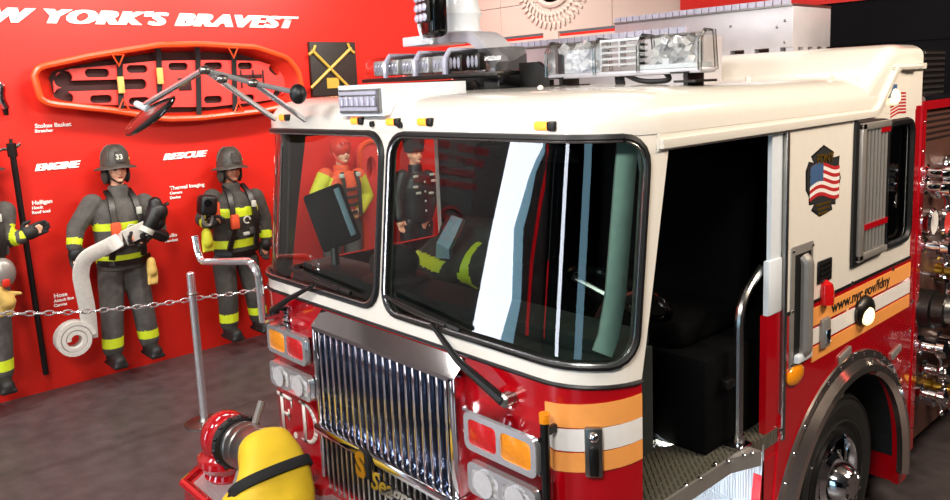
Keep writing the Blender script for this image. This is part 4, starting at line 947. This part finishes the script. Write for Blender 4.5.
so = [p+(p-sc_)*.055 for p in yr(sc_, .19, .13, .9, 30)]
g.ribbon([p-V(yh.location) for p in so+[so[0]]], .055, .012, lambda i: V((.86, -.1, -.5))); part('strap', g, 'webbing', yh)
g = G(); q = so[15]-V(yh.location); g.ribbon([q, q+V((-.03, -.02, -.1)), q+V((-.05, -.03, -.2))], .045, .01, (.8, .3, 0)); part('strap_tail', g, 'webbing', yh)

# ---- pump module behind the cab
pm = sub('pump_module')
g = G(); g.bb(-1.18, 1.185, 2.96, 4.8, .38, 2.46); part('pump_panel', g, 'pump_panel', pm)
g = G(); g.bb(1.17, 1.215, 2.935, 3.0, .36, 2.48); g.bb(1.17, 1.21, 2.96, 4.8, 2.44, 2.49); part('panel_frame', g, 'red_paint', pm)
g = G(); g.tube([(1.19, 2.98, 2.50), (1.19, 4.8, 2.50)], .022, 8); part('top_rail', g, 'chrome', pm)
gg = G()
for r_ in range(5):
    for k in range(24): gg.bb(1.186, 1.188, 3.03+k*.035, 3.05+k*.035, 2.25+r_*.035, 2.265+r_*.035)
part('speaker_grille', gg, 'black', pm)['kind'] = 'stuff'
q = at(890, 97, 1, 3.05); q2 = at(924, 50, 1, 3.05); g = G(); g.bb(q.x-.15, q2.x, 3.05, 3.4, 2.46, q2.z); lo = part('louvre_box', g, 'dark_steel', pm)
for k in range(9): z = 2.5+(q2.z-2.5)*k/8.5; g = G(); g.box(((q.x-.15+q2.x)/2, 3.045, z), (q2.x-q.x+.15, .03, .014), M.Rotation(.5, 3, 'X')); g.box((q2.x+.002, 3.225, z), (.012, .33, .014)); part('louvre_slat', g, 'steel', lo)
def fit(px, py): p = at(px, py, 0, 1.22); return V((1.185, p.y, p.z))
def gauge(px, py, r, face):
    c = fit(px, py); g = G(); g.lathe([(r, 0), (r*1.05, .05), (r*.9, .065), (r*.85, .055)], c, (1, 0, 0), 22); o = part('gauge', g, 'chrome', pm); g = G(); g.cyl(c+V((.045, 0, 0)), c+V((.058, 0, 0)), r*.84, None, 20); part('gauge_face', g, face, o)
def valve(px, py, s=1.0, m_='chrome'):
    c = fit(px, py); g = G(); g.lathe([(.06*s, 0), (.06*s, .04), (.04*s, .05), (.035*s, .12), (.055*s, .13), (.055*s, .17), (.03*s, .18)], c, (1, 0, 0), 16); o = part('valve', g, m_, pm)
    g = G(); g.tube([c+V((.1, 0, 0)), c+V((.14, .02, -.08*s)), c+V((.14, .03, -.13*s))], .014*s, 7); g.ell(c+V((.14, .03, -.14*s)), (.025*s,)*3); part('valve_lever', g, 'chrome', o)
gauge(930, 222, .085, 'stripe_white'); gauge(943, 222, .08, 'board_pink'); gauge(947, 165, .06, 'black'); gauge(937, 190, .05, 'board_black')
for px, py, s_ in ((927, 172, .8), (926, 186, .9), (925, 245, .8), (938, 252, .8), (948, 240, .8), (948, 262, .9), (921, 345, 1.0), (938, 340, 1.1), (924, 368, .9), (940, 375, .9), (921, 392, .8), (934, 400, .8), (947, 388, .8)): valve(px, py, s_)
valve(943, 272, .9, 'brass'); valve(932, 386, .8, 'brass')
c = fit(924, 308); g = G(); g.lathe([(.12, 0), (.12, .09), (.10, .1), (.10, .16)], c, (1, 0, 0), 22); o = part('discharge_outlet', g, 'dark_steel', pm); g = G(); g.tube(fillet([c+V((.12, .02, 0)), c+V((.24, .08, 0)), c+V((.26, .3, -.01)), c+V((.26, .7, -.02))], .1, 6), .085, 16); g.tube([c+V((.26, .34, 0)), c+V((.26, .40, 0))], .1, 16); part('outlet_pipe', g, 'chrome_soft', o)
for px, py in ((932, 275), (944, 282)):
    c = fit(px, py); g = G(); g.tube(fillet([c, c+V((.12, 0, 0)), c+V((.12, .0, -.14)), c+V((.02, .0, -.14))], .04), .014, 8); part('pull_rod', g, 'chrome', pm)
for k in range(12): z = .5+k*.17; g = G(); g.ell((1.217, 2.967, z), (.006, .01, .01), None, 8, 5); part('frame_rivet', g, 'chrome', pm)
# ================================================================== figures on the red wall
def ellipse_ring(c, a, b): pass
def hand(g, wr, dirv, size, curl=.5):
    d = V(dirv).normalized(); wr = V(wr); s = V((0, -1, 0)); s = (s-d*s.dot(d)).normalized(); t = d.cross(s).normalized()
    g.cap(wr, wr+d*.05*size, .028*size, .036*size); pc = wr+d*.065*size; g.ell(pc, (.045*size, .045*size, .045*size), None, 10, 7)
    for k, (o, L) in enumerate(((-.033, .075), (-.011, .088), (.011, .082), (.033, .06))):
        b = wr+d*.1*size+t*o*size; m = b+d*L*.5*size+s*.008; e = m+(d*.75+s*curl*.8).normalized()*L*.5*size
        g.cap(b-d*.04*size, m, .0125*size, .0115*size, 8); g.cap(m, e, .0115*size, .0095*size, 8)
    b = wr+d*.035*size-t*.03*size; m = b-t*.035*size+d*.03*size+s*.015; g.cap(b, m, .015*size, .013*size, 8); g.cap(m, m+d*.035*size+s*.012, .013*size, .01*size, 8)
def person(X, Yc, J, label, style, scale=1.0, head_turn=0):
    """J: joints as (local x, z) seen from the front, y = depth towards the viewer is negative"""
    o = thing('person', label, 'person', (X, Yc, 0), pi/2)
    P = {k: V((v[0], v[2] if len(v) > 2 else 0, v[1])) for k, v in J.items()}
    hd = P['head']; ck = P['chin']; nk = P['neck']; hr = .125*scale
    def classify_none(c): return 0
    # body
    g = G()
    g.ell(hd+V((0, 0, .015)), (.087*scale, .105*scale, .13*scale), None, 18, 12); g.ell(hd+V((0, -.03, -.065))*1, (.062*scale, .072*scale, .075*scale), None, 14, 10)
    g.ell(hd+V((0, -.105*scale, -.03)), (.017, .026, .026)); g.ell(hd+V((0, -.085*scale, .022)), (.055, .025, .014)); g.ell(hd+V((0, -.09*scale, -.105)), (.03, .022, .018))
    for sx in (-1, 1): g.ell(hd+V((sx*.09*scale, .0, -.02)), (.014, .026, .036)); g.ell(hd+V((sx*.045, -.065, -.045)), (.026, .03, .028))
    g.cap(hd+V((0, .01, -.08)), nk+V((0, .01, -.04)), .058*scale, .066*scale)
    sl, sr = P['shL'], P['shR']; hl, hr_ = P['hipL'], P['hipR']; mid = (hl+hr_)/2; chest = (sl+sr)/2
    g.cap(chest+V((0, 0, -.10)), mid+V((0, 0, .1)), .13, .12); g.cap(sl.lerp(sr, .12)-V((0, 0, .03)), sr.lerp(sl, .12)-V((0, 0, .03)), .05, .05); g.cap(hl+V((0, 0, .05)), hr_+V((0, 0, .05)), .09, .09)
    for s_ in 'LR':
        g.cap(P['sh'+s_]-V((0, 0, .02)), P['el'+s_], .05, .046); g.cap(P['el'+s_], P['wr'+s_], .046, .034)
        hand(g, P['wr'+s_], P['ha'+s_]-P['wr'+s_], 1.05*scale)
        g.cap(P['hip'+s_], P['kn'+s_], .085, .062); g.cap(P['kn'+s_], P['ft'+s_], .062, .045); g.cap(P['ft'+s_], P['ft'+s_]+V((0, -.1, -.0)), .045, .035)
    ex = G()
    for sx in (-1, 1): ex.use(1); ex.ell(hd+V((sx*.034*scale, -.094*scale, .0)), (.014, .008, .007), None, 8, 6); ex.box(hd+V((sx*.034*scale, -.098*scale, .022)), (.04, .008, .007))
    ex.use(2); ex.ell(hd+V((0, -.1*scale, -.075)), (.026, .008, .008), None, 10, 6)
    remesh(g, [style['skin'], 'eye', 'lips'], .013, 'body', o, None, ex, 3)
    # jacket
    cm = style['coat']
    g = G(); hem = style.get('hem', mid.z-.02); tw = (sr-sl).length/2
    def cx(z): t = (z-mid.z)/(chest.z-mid.z); return mid.x+(chest.x-mid.x)*t, mid.y+(chest.y-mid.y)*t
    secs = []
    for t, rx, ry in ((0, .92, .165), (.15, .98, .175), (.45, .95, .18), (.75, 1.06, .19), (.92, .98, .165), (1.0, .72, .12), (1.04, .45, .095)):
        z = hem+(chest.z+.03-hem)*t; x, y = cx(z); secs.append((x, y, z, tw*rx*1.02, ry))
    g.ells(secs, 22); g.lathe([(.095*scale, -.06), (.092*scale, .03), (.088*scale, .07), (.07, .07)], nk+V((0, 0, -.02)), (0, 0, 1), 18)
    for s_ in 'LR':
        a, b, c = P['sh'+s_], P['el'+s_], P['wr'+s_]; g.cap(a, b, .098, .082); g.cap(b, c, .082, .068)
    bands = style.get('bands', ()); cuffs = style.get('cuffs', True); sleeve = style.get('sleeve')
    def cls(p):
        for s_ in 'LR':
            a, b = P['el'+s_], P['wr'+s_]; d = b-a; t = (p-a).dot(d)/d.length_squared; dist = (p-a-d*t).length
            if dist < .125 and 0 < t < 1.2 and abs(p.x-chest.x) > tw*.45 or (dist < .1 and .5 < t < 1.2):
                if cuffs and .62 < t < .98: return 1
                return 2 if sleeve else 0
            a2 = P['sh'+s_]; d2 = a-a2; t2 = (p-a2).dot(d2)/d2.length_squared
            if (p-a2-d2*t2).length < .115 and t2 > .0 and abs(p.x-chest.x) > tw*.8: return 2 if sleeve else 0
        for z0, z1, i in bands:
            if z0 < p.z < z1: return i
        return 0
    remesh(g, [cm, style.get('band', 'lime'), sleeve or 'silver_tape'], .014, 'jacket', o, cls, None, 4)
    # trousers
    g = G(); g.ells([(mid.x, mid.y, hem-.02, tw*.7, .12), (mid.x, mid.y, mid.z+.06, tw*.8, .15), (mid.x, mid.y, hem+.12, tw*.8, .14)], 20)
    for s_ in 'LR': g.cap(P['hip'+s_], P['kn'+s_], .125, .105); g.cap(P['kn'+s_], P['ft'+s_]+V((0, 0, .08)), .105, .098)
    def cls2(p):
        for s_ in 'LR':
            a, b = P['kn'+s_], P['ft'+s_]
            if abs(p.x-(a.x+b.x)/2) < .16:
                if style.get('legband') and b.z+.10 < p.z < b.z+.19: return 1
        return 0
    remesh(g, [style.get('pants', cm), 'lime'], .014, 'trousers', o, cls2, None, 4)
    for s_ in 'LR':
        f = P['ft'+s_]; g = G(); g.cap(f+V((0, 0, .1)), f+V((0, .0, -.01)), .075, .075); g.cap(f+V((0, .0, -.0)), f+V((0, -.16, -.02)), .07, .062); g.box(f+V((0, -.06, -.06)), (.14, .32, .04), None, .015)
        remesh(g, 'boot', .014, 'boot', o, None, None, 3)
        if style.get('gloves', True):
            g = G(); hand(g, P['wr'+s_]-(P['ha'+s_]-P['wr'+s_])*.15, P['ha'+s_]-P['wr'+s_], 1.45*scale, .6); remesh(g, 'boot', .011, 'glove', o, None, None, 2)
    # headgear
    hs = style.get('hat', 'leather')
    top = hd+V((0, .0, .035))
    if hs == 'leather':
        g = G(); n = 28; prof = [(1.78, 1.6, -.012), (1.76, 1.55, .0), (1.25, 1.2, .02), (1.22, 1.18, .06), (1.1, 1.08, .12), (.8, .82, .17), (.42, .46, .195), (.05, .05, .2)]
        rings = []
        for a, b, z in prof: rings.append([top+V((.105*a*cos(2*pi*k/n)*(1.0), .125*b*sin(2*pi*k/n)*(1.15 if sin(2*pi*k/n) > 0 and a > 1.2 else 1)+.01, z+(-.035*max(0, sin(2*pi*k/n)) if a > 1.2 else 0)+(-.02*abs(cos(2*pi*k/n)) if a > 1.2 else 0))) for k in range(n)])
        g.loft(rings); he = part('helmet', g, 'helmet', o, None, 60)
        g = G()
        for k in range(8): a = 2*pi*k/8; g.tube([top+V((.128*cos(a)*q, .145*sin(a)*q+.01, z)) for q, z in ((1.0, .06), (.92, .12), (.67, .17), (.35, .197))], .007, 5)
        part('helmet_rib', g, 'helmet', he)
        g = G(); g.prism([(-.035, 0), (.035, 0), (.045, .06), (.03, .1), (-.03, .1), (-.045, .06)], lambda u, v: (top.x+u, top.y-.14+v*.3, top.z+.04+v), (0, -.012, 0)); fr = part('helmet_front', g, 'board_black', he)
        if style.get('number'): g = G(); g.text(style['number'], .065, M.Translation(top+V((-.036, -.143, .065))) @ M.Rotation(-.28, 4, 'X') @ RFX, 0, .002, .002, 1.0); part('helmet_number', g, 'silver_tape', fr, None, 0)
        g = G(); g.ell(top+V((.09, -.06, .06)), (.025, .03, .022)); part('helmet_patch', g, 'gold_paint', he)
        g = G(); g.tube([hd+V((-.1*scale, -.02, .03)), hd+V((-.075, -.06, -.08)), hd+V((0, -.085, -.13)), hd+V((.075, -.06, -.08)), hd+V((.1*scale, -.02, .03))], .009, 6); part('chin_strap', g, 'webbing', he)
        g = G(); 
        for sx in (-1, 1): g.ell(hd+V((sx*.1, .03, -.05)), (.028, .07, .09))
        g.ell(hd+V((0, .06, -.06)), (.1, .06, .11)); part('ear_flap', g, 'turnout_black', he)
    elif hs == 'round':
        g = G(); g.ell(hd+V((0, .01, .045)), (.118, .135, .125), None, 22, 14); he = part('helmet', g, 'helmet_red', o); 
        g = G(); g.tube([hd+V((-.11, -.0, .0)), hd+V((-.085, -.05, -.09)), hd+V((0, -.08, -.14)), hd+V((.085, -.05, -.09)), hd+V((.11, 0, 0))], .014, 6); part('chin_strap', g, 'helmet_red', he)
        g = G()
        for k in range(4): g.box(hd+V((-.06+k*.04, -.11, .105)), (.018, .03, .02))
        part('helmet_vent', g, 'basket_red', he)
        g = G(); g.ell(hd+V((0, -.02, .0)), (.1, .1, .05)); 
    elif hs == 'tall':
        g = G(); g.lathe([(.12, -.02), (.13, .04), (.15, .16), (.14, .24), (.06, .28), (0, .285)], top, (0, 0, 1), 22); part('hat', g, 'matte_black', o)
    return o, P
def joints(X, Yc, D):
    o = {}
    for k, v in D.items():
        off = v[2] if len(v) > 2 else 0
        p = at(v[0], v[1], 0, X+off); o[k] = (p.y-Yc, p.z, -off)
    return o
def harness(o, P, red=True):
    ch = (P['shL']+P['shR'])/2; md = (P['hipL']+P['hipR'])/2; tw = (P['shR']-P['shL']).length/2
    g = G()
    for sx in (-1, 1):
        g.ribbon([ch+V((sx*tw*.42, .0, .13)), ch+V((sx*tw*.45, -.12, .06)), ch+V((sx*tw*.5, -.20, -.1)), ch+V((sx*tw*.52, -.215, -.3)), md+V((sx*tw*.62, -.2, .16))], .055, .02, (1, 0, 0))
    g.ribbon([md+V((-tw*1.0, -.08, .13)), md+V((-tw*.5, -.2, .12)), md+V((0, -.215, .12)), md+V((tw*.5, -.2, .12)), md+V((tw*1.0, -.08, .13))], .045, .018, (0, 0, 1))
    part('harness', g, 'dark_steel', o)
    g = G(); g.box(ch+V((tw*.45, -.225, -.06)), (.05, .03, .07), None, .01); part('buckle', g, 'silver_tape', o); g = G(); g.box(ch+V((0, -.225, -.36)), (.07, .03, .035), None, .01); part('buckle', g, 'silver_tape', o); g = G(); g.tube(arcpts(ch+V((tw*.1, -.215, -.22)), (1, 0, 0), (0, 0, 1), .035, 0, 300, 10), .009, 6); part('snap_hook', g, 'silver_tape', o)
    for sx in (-1, 1): g = G(); g.box(ch+V((sx*tw*.5, -.185, -.345)), (tw*.55, .04, .085), None, .015); part('pocket', g, 'turnout_black', o)

    if red: g = G(); g.box(ch+V((-tw*.5, -.235, -.22)), (.09, .06, .15), None, .02); part('radio_unit', g, 'vest_orange', o)
X = -4.93
def stY(px, py): return at(px, py, 0, X).y
# engine firefighter
yc = stY(119, 300)
D = dict(head=(116, 169), chin=(117, 186), neck=(118, 190), shL=(92, 204), elL=(76, 228, .02), wrL=(74, 246, .08), haL=(77, 262, .1), shR=(144, 203), elR=(158, 228, .05), wrR=(147, 234, .22), haR=(137, 236, .26), hipL=(111, 272), knL=(112, 314, .03), ftL=(114, 356), hipR=(134, 270), knR=(143, 308, .03), ftR=(150, 346))
J = joints(X, yc, D); zb = [at(117, y, 0, X+.15).z for y in (272, 230.5, 222, 263.5, 255)]
st = dict(skin='skin', coat='turnout', legband=True, number='33', hem=zb[0], bands=((zb[1], zb[2], 1), (zb[3], zb[4], 1)))
fo, P = person(X, yc, J, 'firefighter in dark turnout gear holding an uncoiled pale fire hose', st); harness(fo, P)
g = G(); q = (P['hipR']+V((.1, -.2, .0))); g.cap(q+V((0, 0, .1)), q, .04, .05); 
for k in range(3): g.cap(q+V((-.03+k*.035, 0, -.02)), q+V((-.04+k*.035, -.01, -.12)), .018, .015, 8)
remesh(g, 'leather', .012, 'spare_glove', fo, None, None, 2)
# the hose and nozzle he holds
hz = thing('fire_hose', 'pale canvas fire hose hanging in a loop with a rolled end', 'hose', (X, yc, 0), pi/2)
def L(px, py, off): p = at(px, py, 0, X+off); return V((p.y-yc, -off, p.z))
pts = fillet([L(152, 225, .28), L(120, 240, .3), L(84, 258, .26), L(80, 274, .22), L(88, 312, .16), L(90, 338, .12)], .12, 6)
g = G(); g.ribbon(pts, .135, .03, lambda i: V((.35, 0, 1)) if i < 4 else (V((1, -.1, .25)))); 
c_ = L(74, 339, .12); n = 60
g.use(0); sp_ = [c_+V(((.165-.11*k/n)*cos(2.5*2*pi*k/n+.1), 0, (.165-.11*k/n)*sin(2.5*2*pi*k/n+.1))) for k in range(n+1)]
g.ribbon(sp_, .12, .034, (0, 1, 0)); obj('hose', g, 'hose_cloth', hz)
nz = thing('hose_nozzle', 'black hose nozzle with a bale handle held by the hose firefighter', 'nozzle', (X, yc, 0), pi/2)
g = G(); a_, b_ = L(148, 228, .3), L(157, 212, .3); g.cap(a_, b_, .06, .1, 14); g.cap(b_, L(155, 203, .3), .1, .06, 14); g.cap(L(158, 222, .3), L(160, 208, .28), .07, .05); g.cap(L(154, 232, .28), L(163, 236, .26), .06, .06); obj('nozzle_body', g, 'black', nz)
g = G(); g.tube([L(158, 210, .33), L(168, 203, .3)], .018, 8); obj('bale_handle', g, 'dark_steel', nz); g = G(); g.cyl(a_, a_+(a_-b_).normalized()*.05, .07, .07, 14); obj('nozzle_coupling', g, 'silver_tape', nz)

# rescue firefighter
yc = stY(233, 300)
D = dict(head=(230.5, 169), chin=(230, 183), neck=(231, 187), shL=(212, 198), elL=(203, 219, .04), wrL=(208, 224, .2), haL=(213, 222, .26), shR=(255, 197), elR=(264, 218), wrR=(266, 238, .04), haR=(264, 250, .08), hipL=(224, 262), knL=(228, 298, .03), ftL=(230, 330), hipR=(247, 260), knR=(254, 292, .03), ftR=(259, 322))
J = joints(X, yc, D); zb = [at(232, y, 0, X+.15).z for y in (256, 217, 208.5, 248.5, 240)]
st = dict(skin='skin_dark', coat='turnout_black', legband=True, hem=zb[0], bands=((zb[1], zb[2], 1), (zb[3], zb[4], 1)))
fo, P = person(X, yc, J, 'firefighter in dark turnout gear holding a black camera beside the engine', st); harness(fo, P)
tcam = thing('thermal_camera', 'black handheld thermal camera in the right-hand firefighter\'s grip', 'camera', (X, yc, 0), pi/2)
def L(px, py, off): p = at(px, py, 0, X+off); return V((p.y-yc, -off, p.z))
g = G(); g.box(L(207, 205, .3), (.17, .16, .2), M.Rotation(.15, 3, 'Y'), .04, 3); obj('camera_body', g, 'black', tcam)
g = G(); g.tube(fillet([L(203, 211, .32), L(203, 224, .3), L(211, 226, .3), L(213, 213, .32)], .05), .016, 8); obj('grip', g, 'handle_grey', tcam)
g = G(); g.cyl(L(208, 203, .38), L(208, 203, .41), .04, .035, 14); obj('lens', g, 'black_gloss', tcam); g = G(); g.box(L(216, 210, .3), (.07, .07, .16), None, .02); obj('battery', g, 'vest_orange', tcam)
yg = thing('work_glove', 'yellow leather work glove hanging at the right firefighter\'s hip', 'glove', (X, yc, 0), pi/2)
g = G(); q = L(207, 238, .24); g.cap(q+V((0, 0, .05)), q-V((0, 0, .04)), .05, .06)
for k in range(4): g.cap(q+V((-.045+k*.03, 0, -.05)), q+V((-.05+k*.032, -.01, -.13)), .018, .015, 8)
remesh(g, 'vest_yellow', .012, 'glove_body', yg, None, None, 2)

# firefighter mostly outside the frame on the left
yc = stY(-18, 300)
D = dict(head=(-20, 172), chin=(-19, 190), neck=(-18, 195), shL=(-42, 208), elL=(-60, 234), wrL=(-58, 258, .05), haL=(-56, 272, .08), shR=(4, 212), elR=(4, 240, .06), wrR=(20, 237, .16), haR=(31, 232, .18), hipL=(-28, 285), knL=(-25, 332), ftL=(-24, 384), hipR=(-6, 284), knR=(-1, 330), ftR=(3, 380))
J = joints(X, yc, D); zb = [at(-18, y, 0, X+.15).z for y in (285, 243, 234, 276, 267)]
st = dict(skin='skin', coat='turnout', legband=True, hem=zb[0], bands=((zb[1], zb[2], 1), (zb[3], zb[4], 1)))
fo, P = person(X, yc, J, 'firefighter cut off at the left edge gripping the black pole', st); harness(fo, P)
def L(px, py, off): p = at(px, py, 0, X+off); return V((p.y-yc, -off, p.z))
mk = thing('breathing_mask', 'clear breathing mask hanging beside the left-edge firefighter', 'mask', (X, yc, 0), pi/2)
g = G(); g.ell(L(3, 273, .24), (.1, .08, .13)); obj('face_piece', g, 'handle_grey', mk); g = G(); g.box(L(6, 283, .3), (.06, .06, .07), None, .015); obj('regulator', g, 'basket_red', mk)
yg = thing('work_glove', 'tan leather work glove hanging at the left edge of the wall', 'glove', (X, yc, 0), pi/2)
g = G(); q = L(6, 296, .26); g.cap(q+V((-.06, 0, .05)), q+V((.0, 0, -.05)), .06, .07)
for k in range(4): g.cap(q+V((-.05+k*.035, 0, -.05)), q+V((-.09+k*.035, -.01, -.16)), .022, .018, 8)
g.cap(q+V((.03, 0, .02)), q+V((.11, 0, -.0)), .022, .018, 8); remesh(g, 'leather', .012, 'glove_body', yg, None, None, 2)

# water rescuer seen through the left windshield
yc = stY(340, 230)
D = dict(head=(341, 152), chin=(341, 165), neck=(341, 169), shL=(325, 176), elL=(316, 195), wrL=(324, 208, .12), haL=(332, 212, .16), shR=(358, 176), elR=(367, 196), wrR=(360, 210, .12), haR=(352, 213, .16), hipL=(333, 225), knL=(332, 258), ftL=(332, 292), hipR=(352, 224), knR=(353, 256), ftR=(354, 290))
J = joints(X, yc, D); z_ = [at(341, y, 0, X+.15).z for y in (222, 219, 212)]
st = dict(skin='skin', coat='vest_orange', hat='round', gloves=False, sleeve='vest_yellow', cuffs=False, hem=z_[0], bands=((z_[1], z_[2], 1),), pants='turnout', legband=False)
fo, P = person(X, yc, J, 'water rescuer in orange helmet and life vest seen through the windshield', st)
ch = (P['shL']+P['shR'])/2; g = G()
for k in range(4): z = ch.z-.14-k*.09; g.ribbon([V((-.2, -.12, z)), V((-.1, -.2, z)), V((.1, -.2, z)), V((.2, -.12, z))], .035, .02, (0, 0, 1))
for sx in (-1, 1): g.ribbon([ch+V((sx*.09, -.15, .06)), ch+V((sx*.1, -.2, -.1)), ch+V((sx*.1, -.2, -.45))], .04, .02, (1, 0, 0))
part('vest_strap', g, 'board_black', fo); g = G()
for sx in (-1, 1): g.box(ch+V((sx*.11, -.17, .02)), (.06, .04, .05), None, .01)
part('reflector', g, 'silver_tape', fo)
rb = thing('rescue_board', 'red rounded water rescue board upright on the red wall beyond', 'board', (WX+.09, at(371, 190, 0, WX+.1).y, 0))
a_, b_ = at(362, 142, 0, WX+.1), at(383, 240, 0, WX+.1); hh = a_.z; ww = (at(383, 170, 0, WX+.1).y-at(361, 170, 0, WX+.1).y)/2
g = G(); ho = [( .0+ww*.45*cos(2*pi*k/16), hh-.32+.14*sin(2*pi*k/16)) for k in range(16)]
panel(g, rrect(-ww, ww, .02, hh, ww*.98, 8), [ho], lambda u, v: (.05, u, v), .09, .2); obj('board_body', g, 'board_pink', rb)
g = G(); g.tube([(.05, u, v) for u, v in dens(rrect(-ww, ww, .02, hh, ww*.98, 8), .1)], .03, 6, True); obj('bumper_rim', g, 'orange_plastic', rb)

# uniformed figure seen through the right windshield
yc = stY(415, 250)
D = dict(head=(414, 153), chin=(414, 164), neck=(415, 168), shL=(402, 177), elL=(397, 198), wrL=(399, 218, .08), haL=(401, 228, .1), shR=(428, 177), elR=(432, 198), wrR=(428, 216, .08), haR=(424, 224, .1), hipL=(409, 224), knL=(409, 252), ftL=(409, 286), hipR=(424, 223), knR=(424, 250), ftR=(424, 284))
J = joints(X, yc, D); st = dict(skin='skin', coat='black', hat='tall', gloves=False, cuffs=False, hem=at(415, 222, 0, X).z, pants='black', legband=False)
fo, P = person(X, yc, J, 'person in a black dress uniform with silver badges seen through the windshield', st)
ch = (P['shL']+P['shR'])/2; g = G()
for x, z in ((-.13, .03), (.13, .03), (-.1, -.18), (.1, -.2), (-.14, -.1), (.15, -.05)): g.box(ch+V((x, -.18, z)), (.07, .03, .03), None, .008)
for k in range(4): g.ell(ch+V((0, -.19, -.05-k*.12)), (.015, .01, .015), None, 8, 5)
part('badge', g, 'silver_tape', fo)

# folded turnout coat on the far seat of the cab
tc = thing('turnout_coat', 'folded black turnout coat with lime bands on the cab seat', 'coat', (-.62, .98, 1.61))
g = G(); g.cap((-.2, 0, .05), (.25, -.05, .06), .13, .14); g.cap((-.15, .1, .18), (.2, .06, .2), .12, .12); g.cap((.2, -.12, .05), (.32, .1, .24), .09, .08); g.cap((-.25, -.1, .02), (.1, -.2, .02), .09, .09)
def cl_(p): return 1 if (.04 < p.z < .1 and p.y < .0 and -.3 < p.x < .12) or (.2 < p.x < .26 and p.z < .2 and p.y < .1) else 0
remesh(g, ['turnout_black', 'lime'], .018, 'coat_body', tc, cl_, None, 5)
g = G(); g.ribbon([(.02, -.16, .05), (.08, -.2, .18), (.1, -.1, .33)], .1, .03, (1, .2, .2)); obj('lining_flap', g, 'pale_blue', tc)
hm = thing('helmet', 'dark helmet lying on the dashboard behind the right windshield', 'helmet', (-.42, .34, 1.70))
g = G(); g.ell((0, 0, .09), (.12, .14, .1)); obj('helmet_shell', g, 'helmet', hm); g = G(); g.lathe([(.17, .0), (.175, .015), (.12, .03)], (0, 0, .0), (0, 0, 1), 22); obj('brim', g, 'helmet', hm)
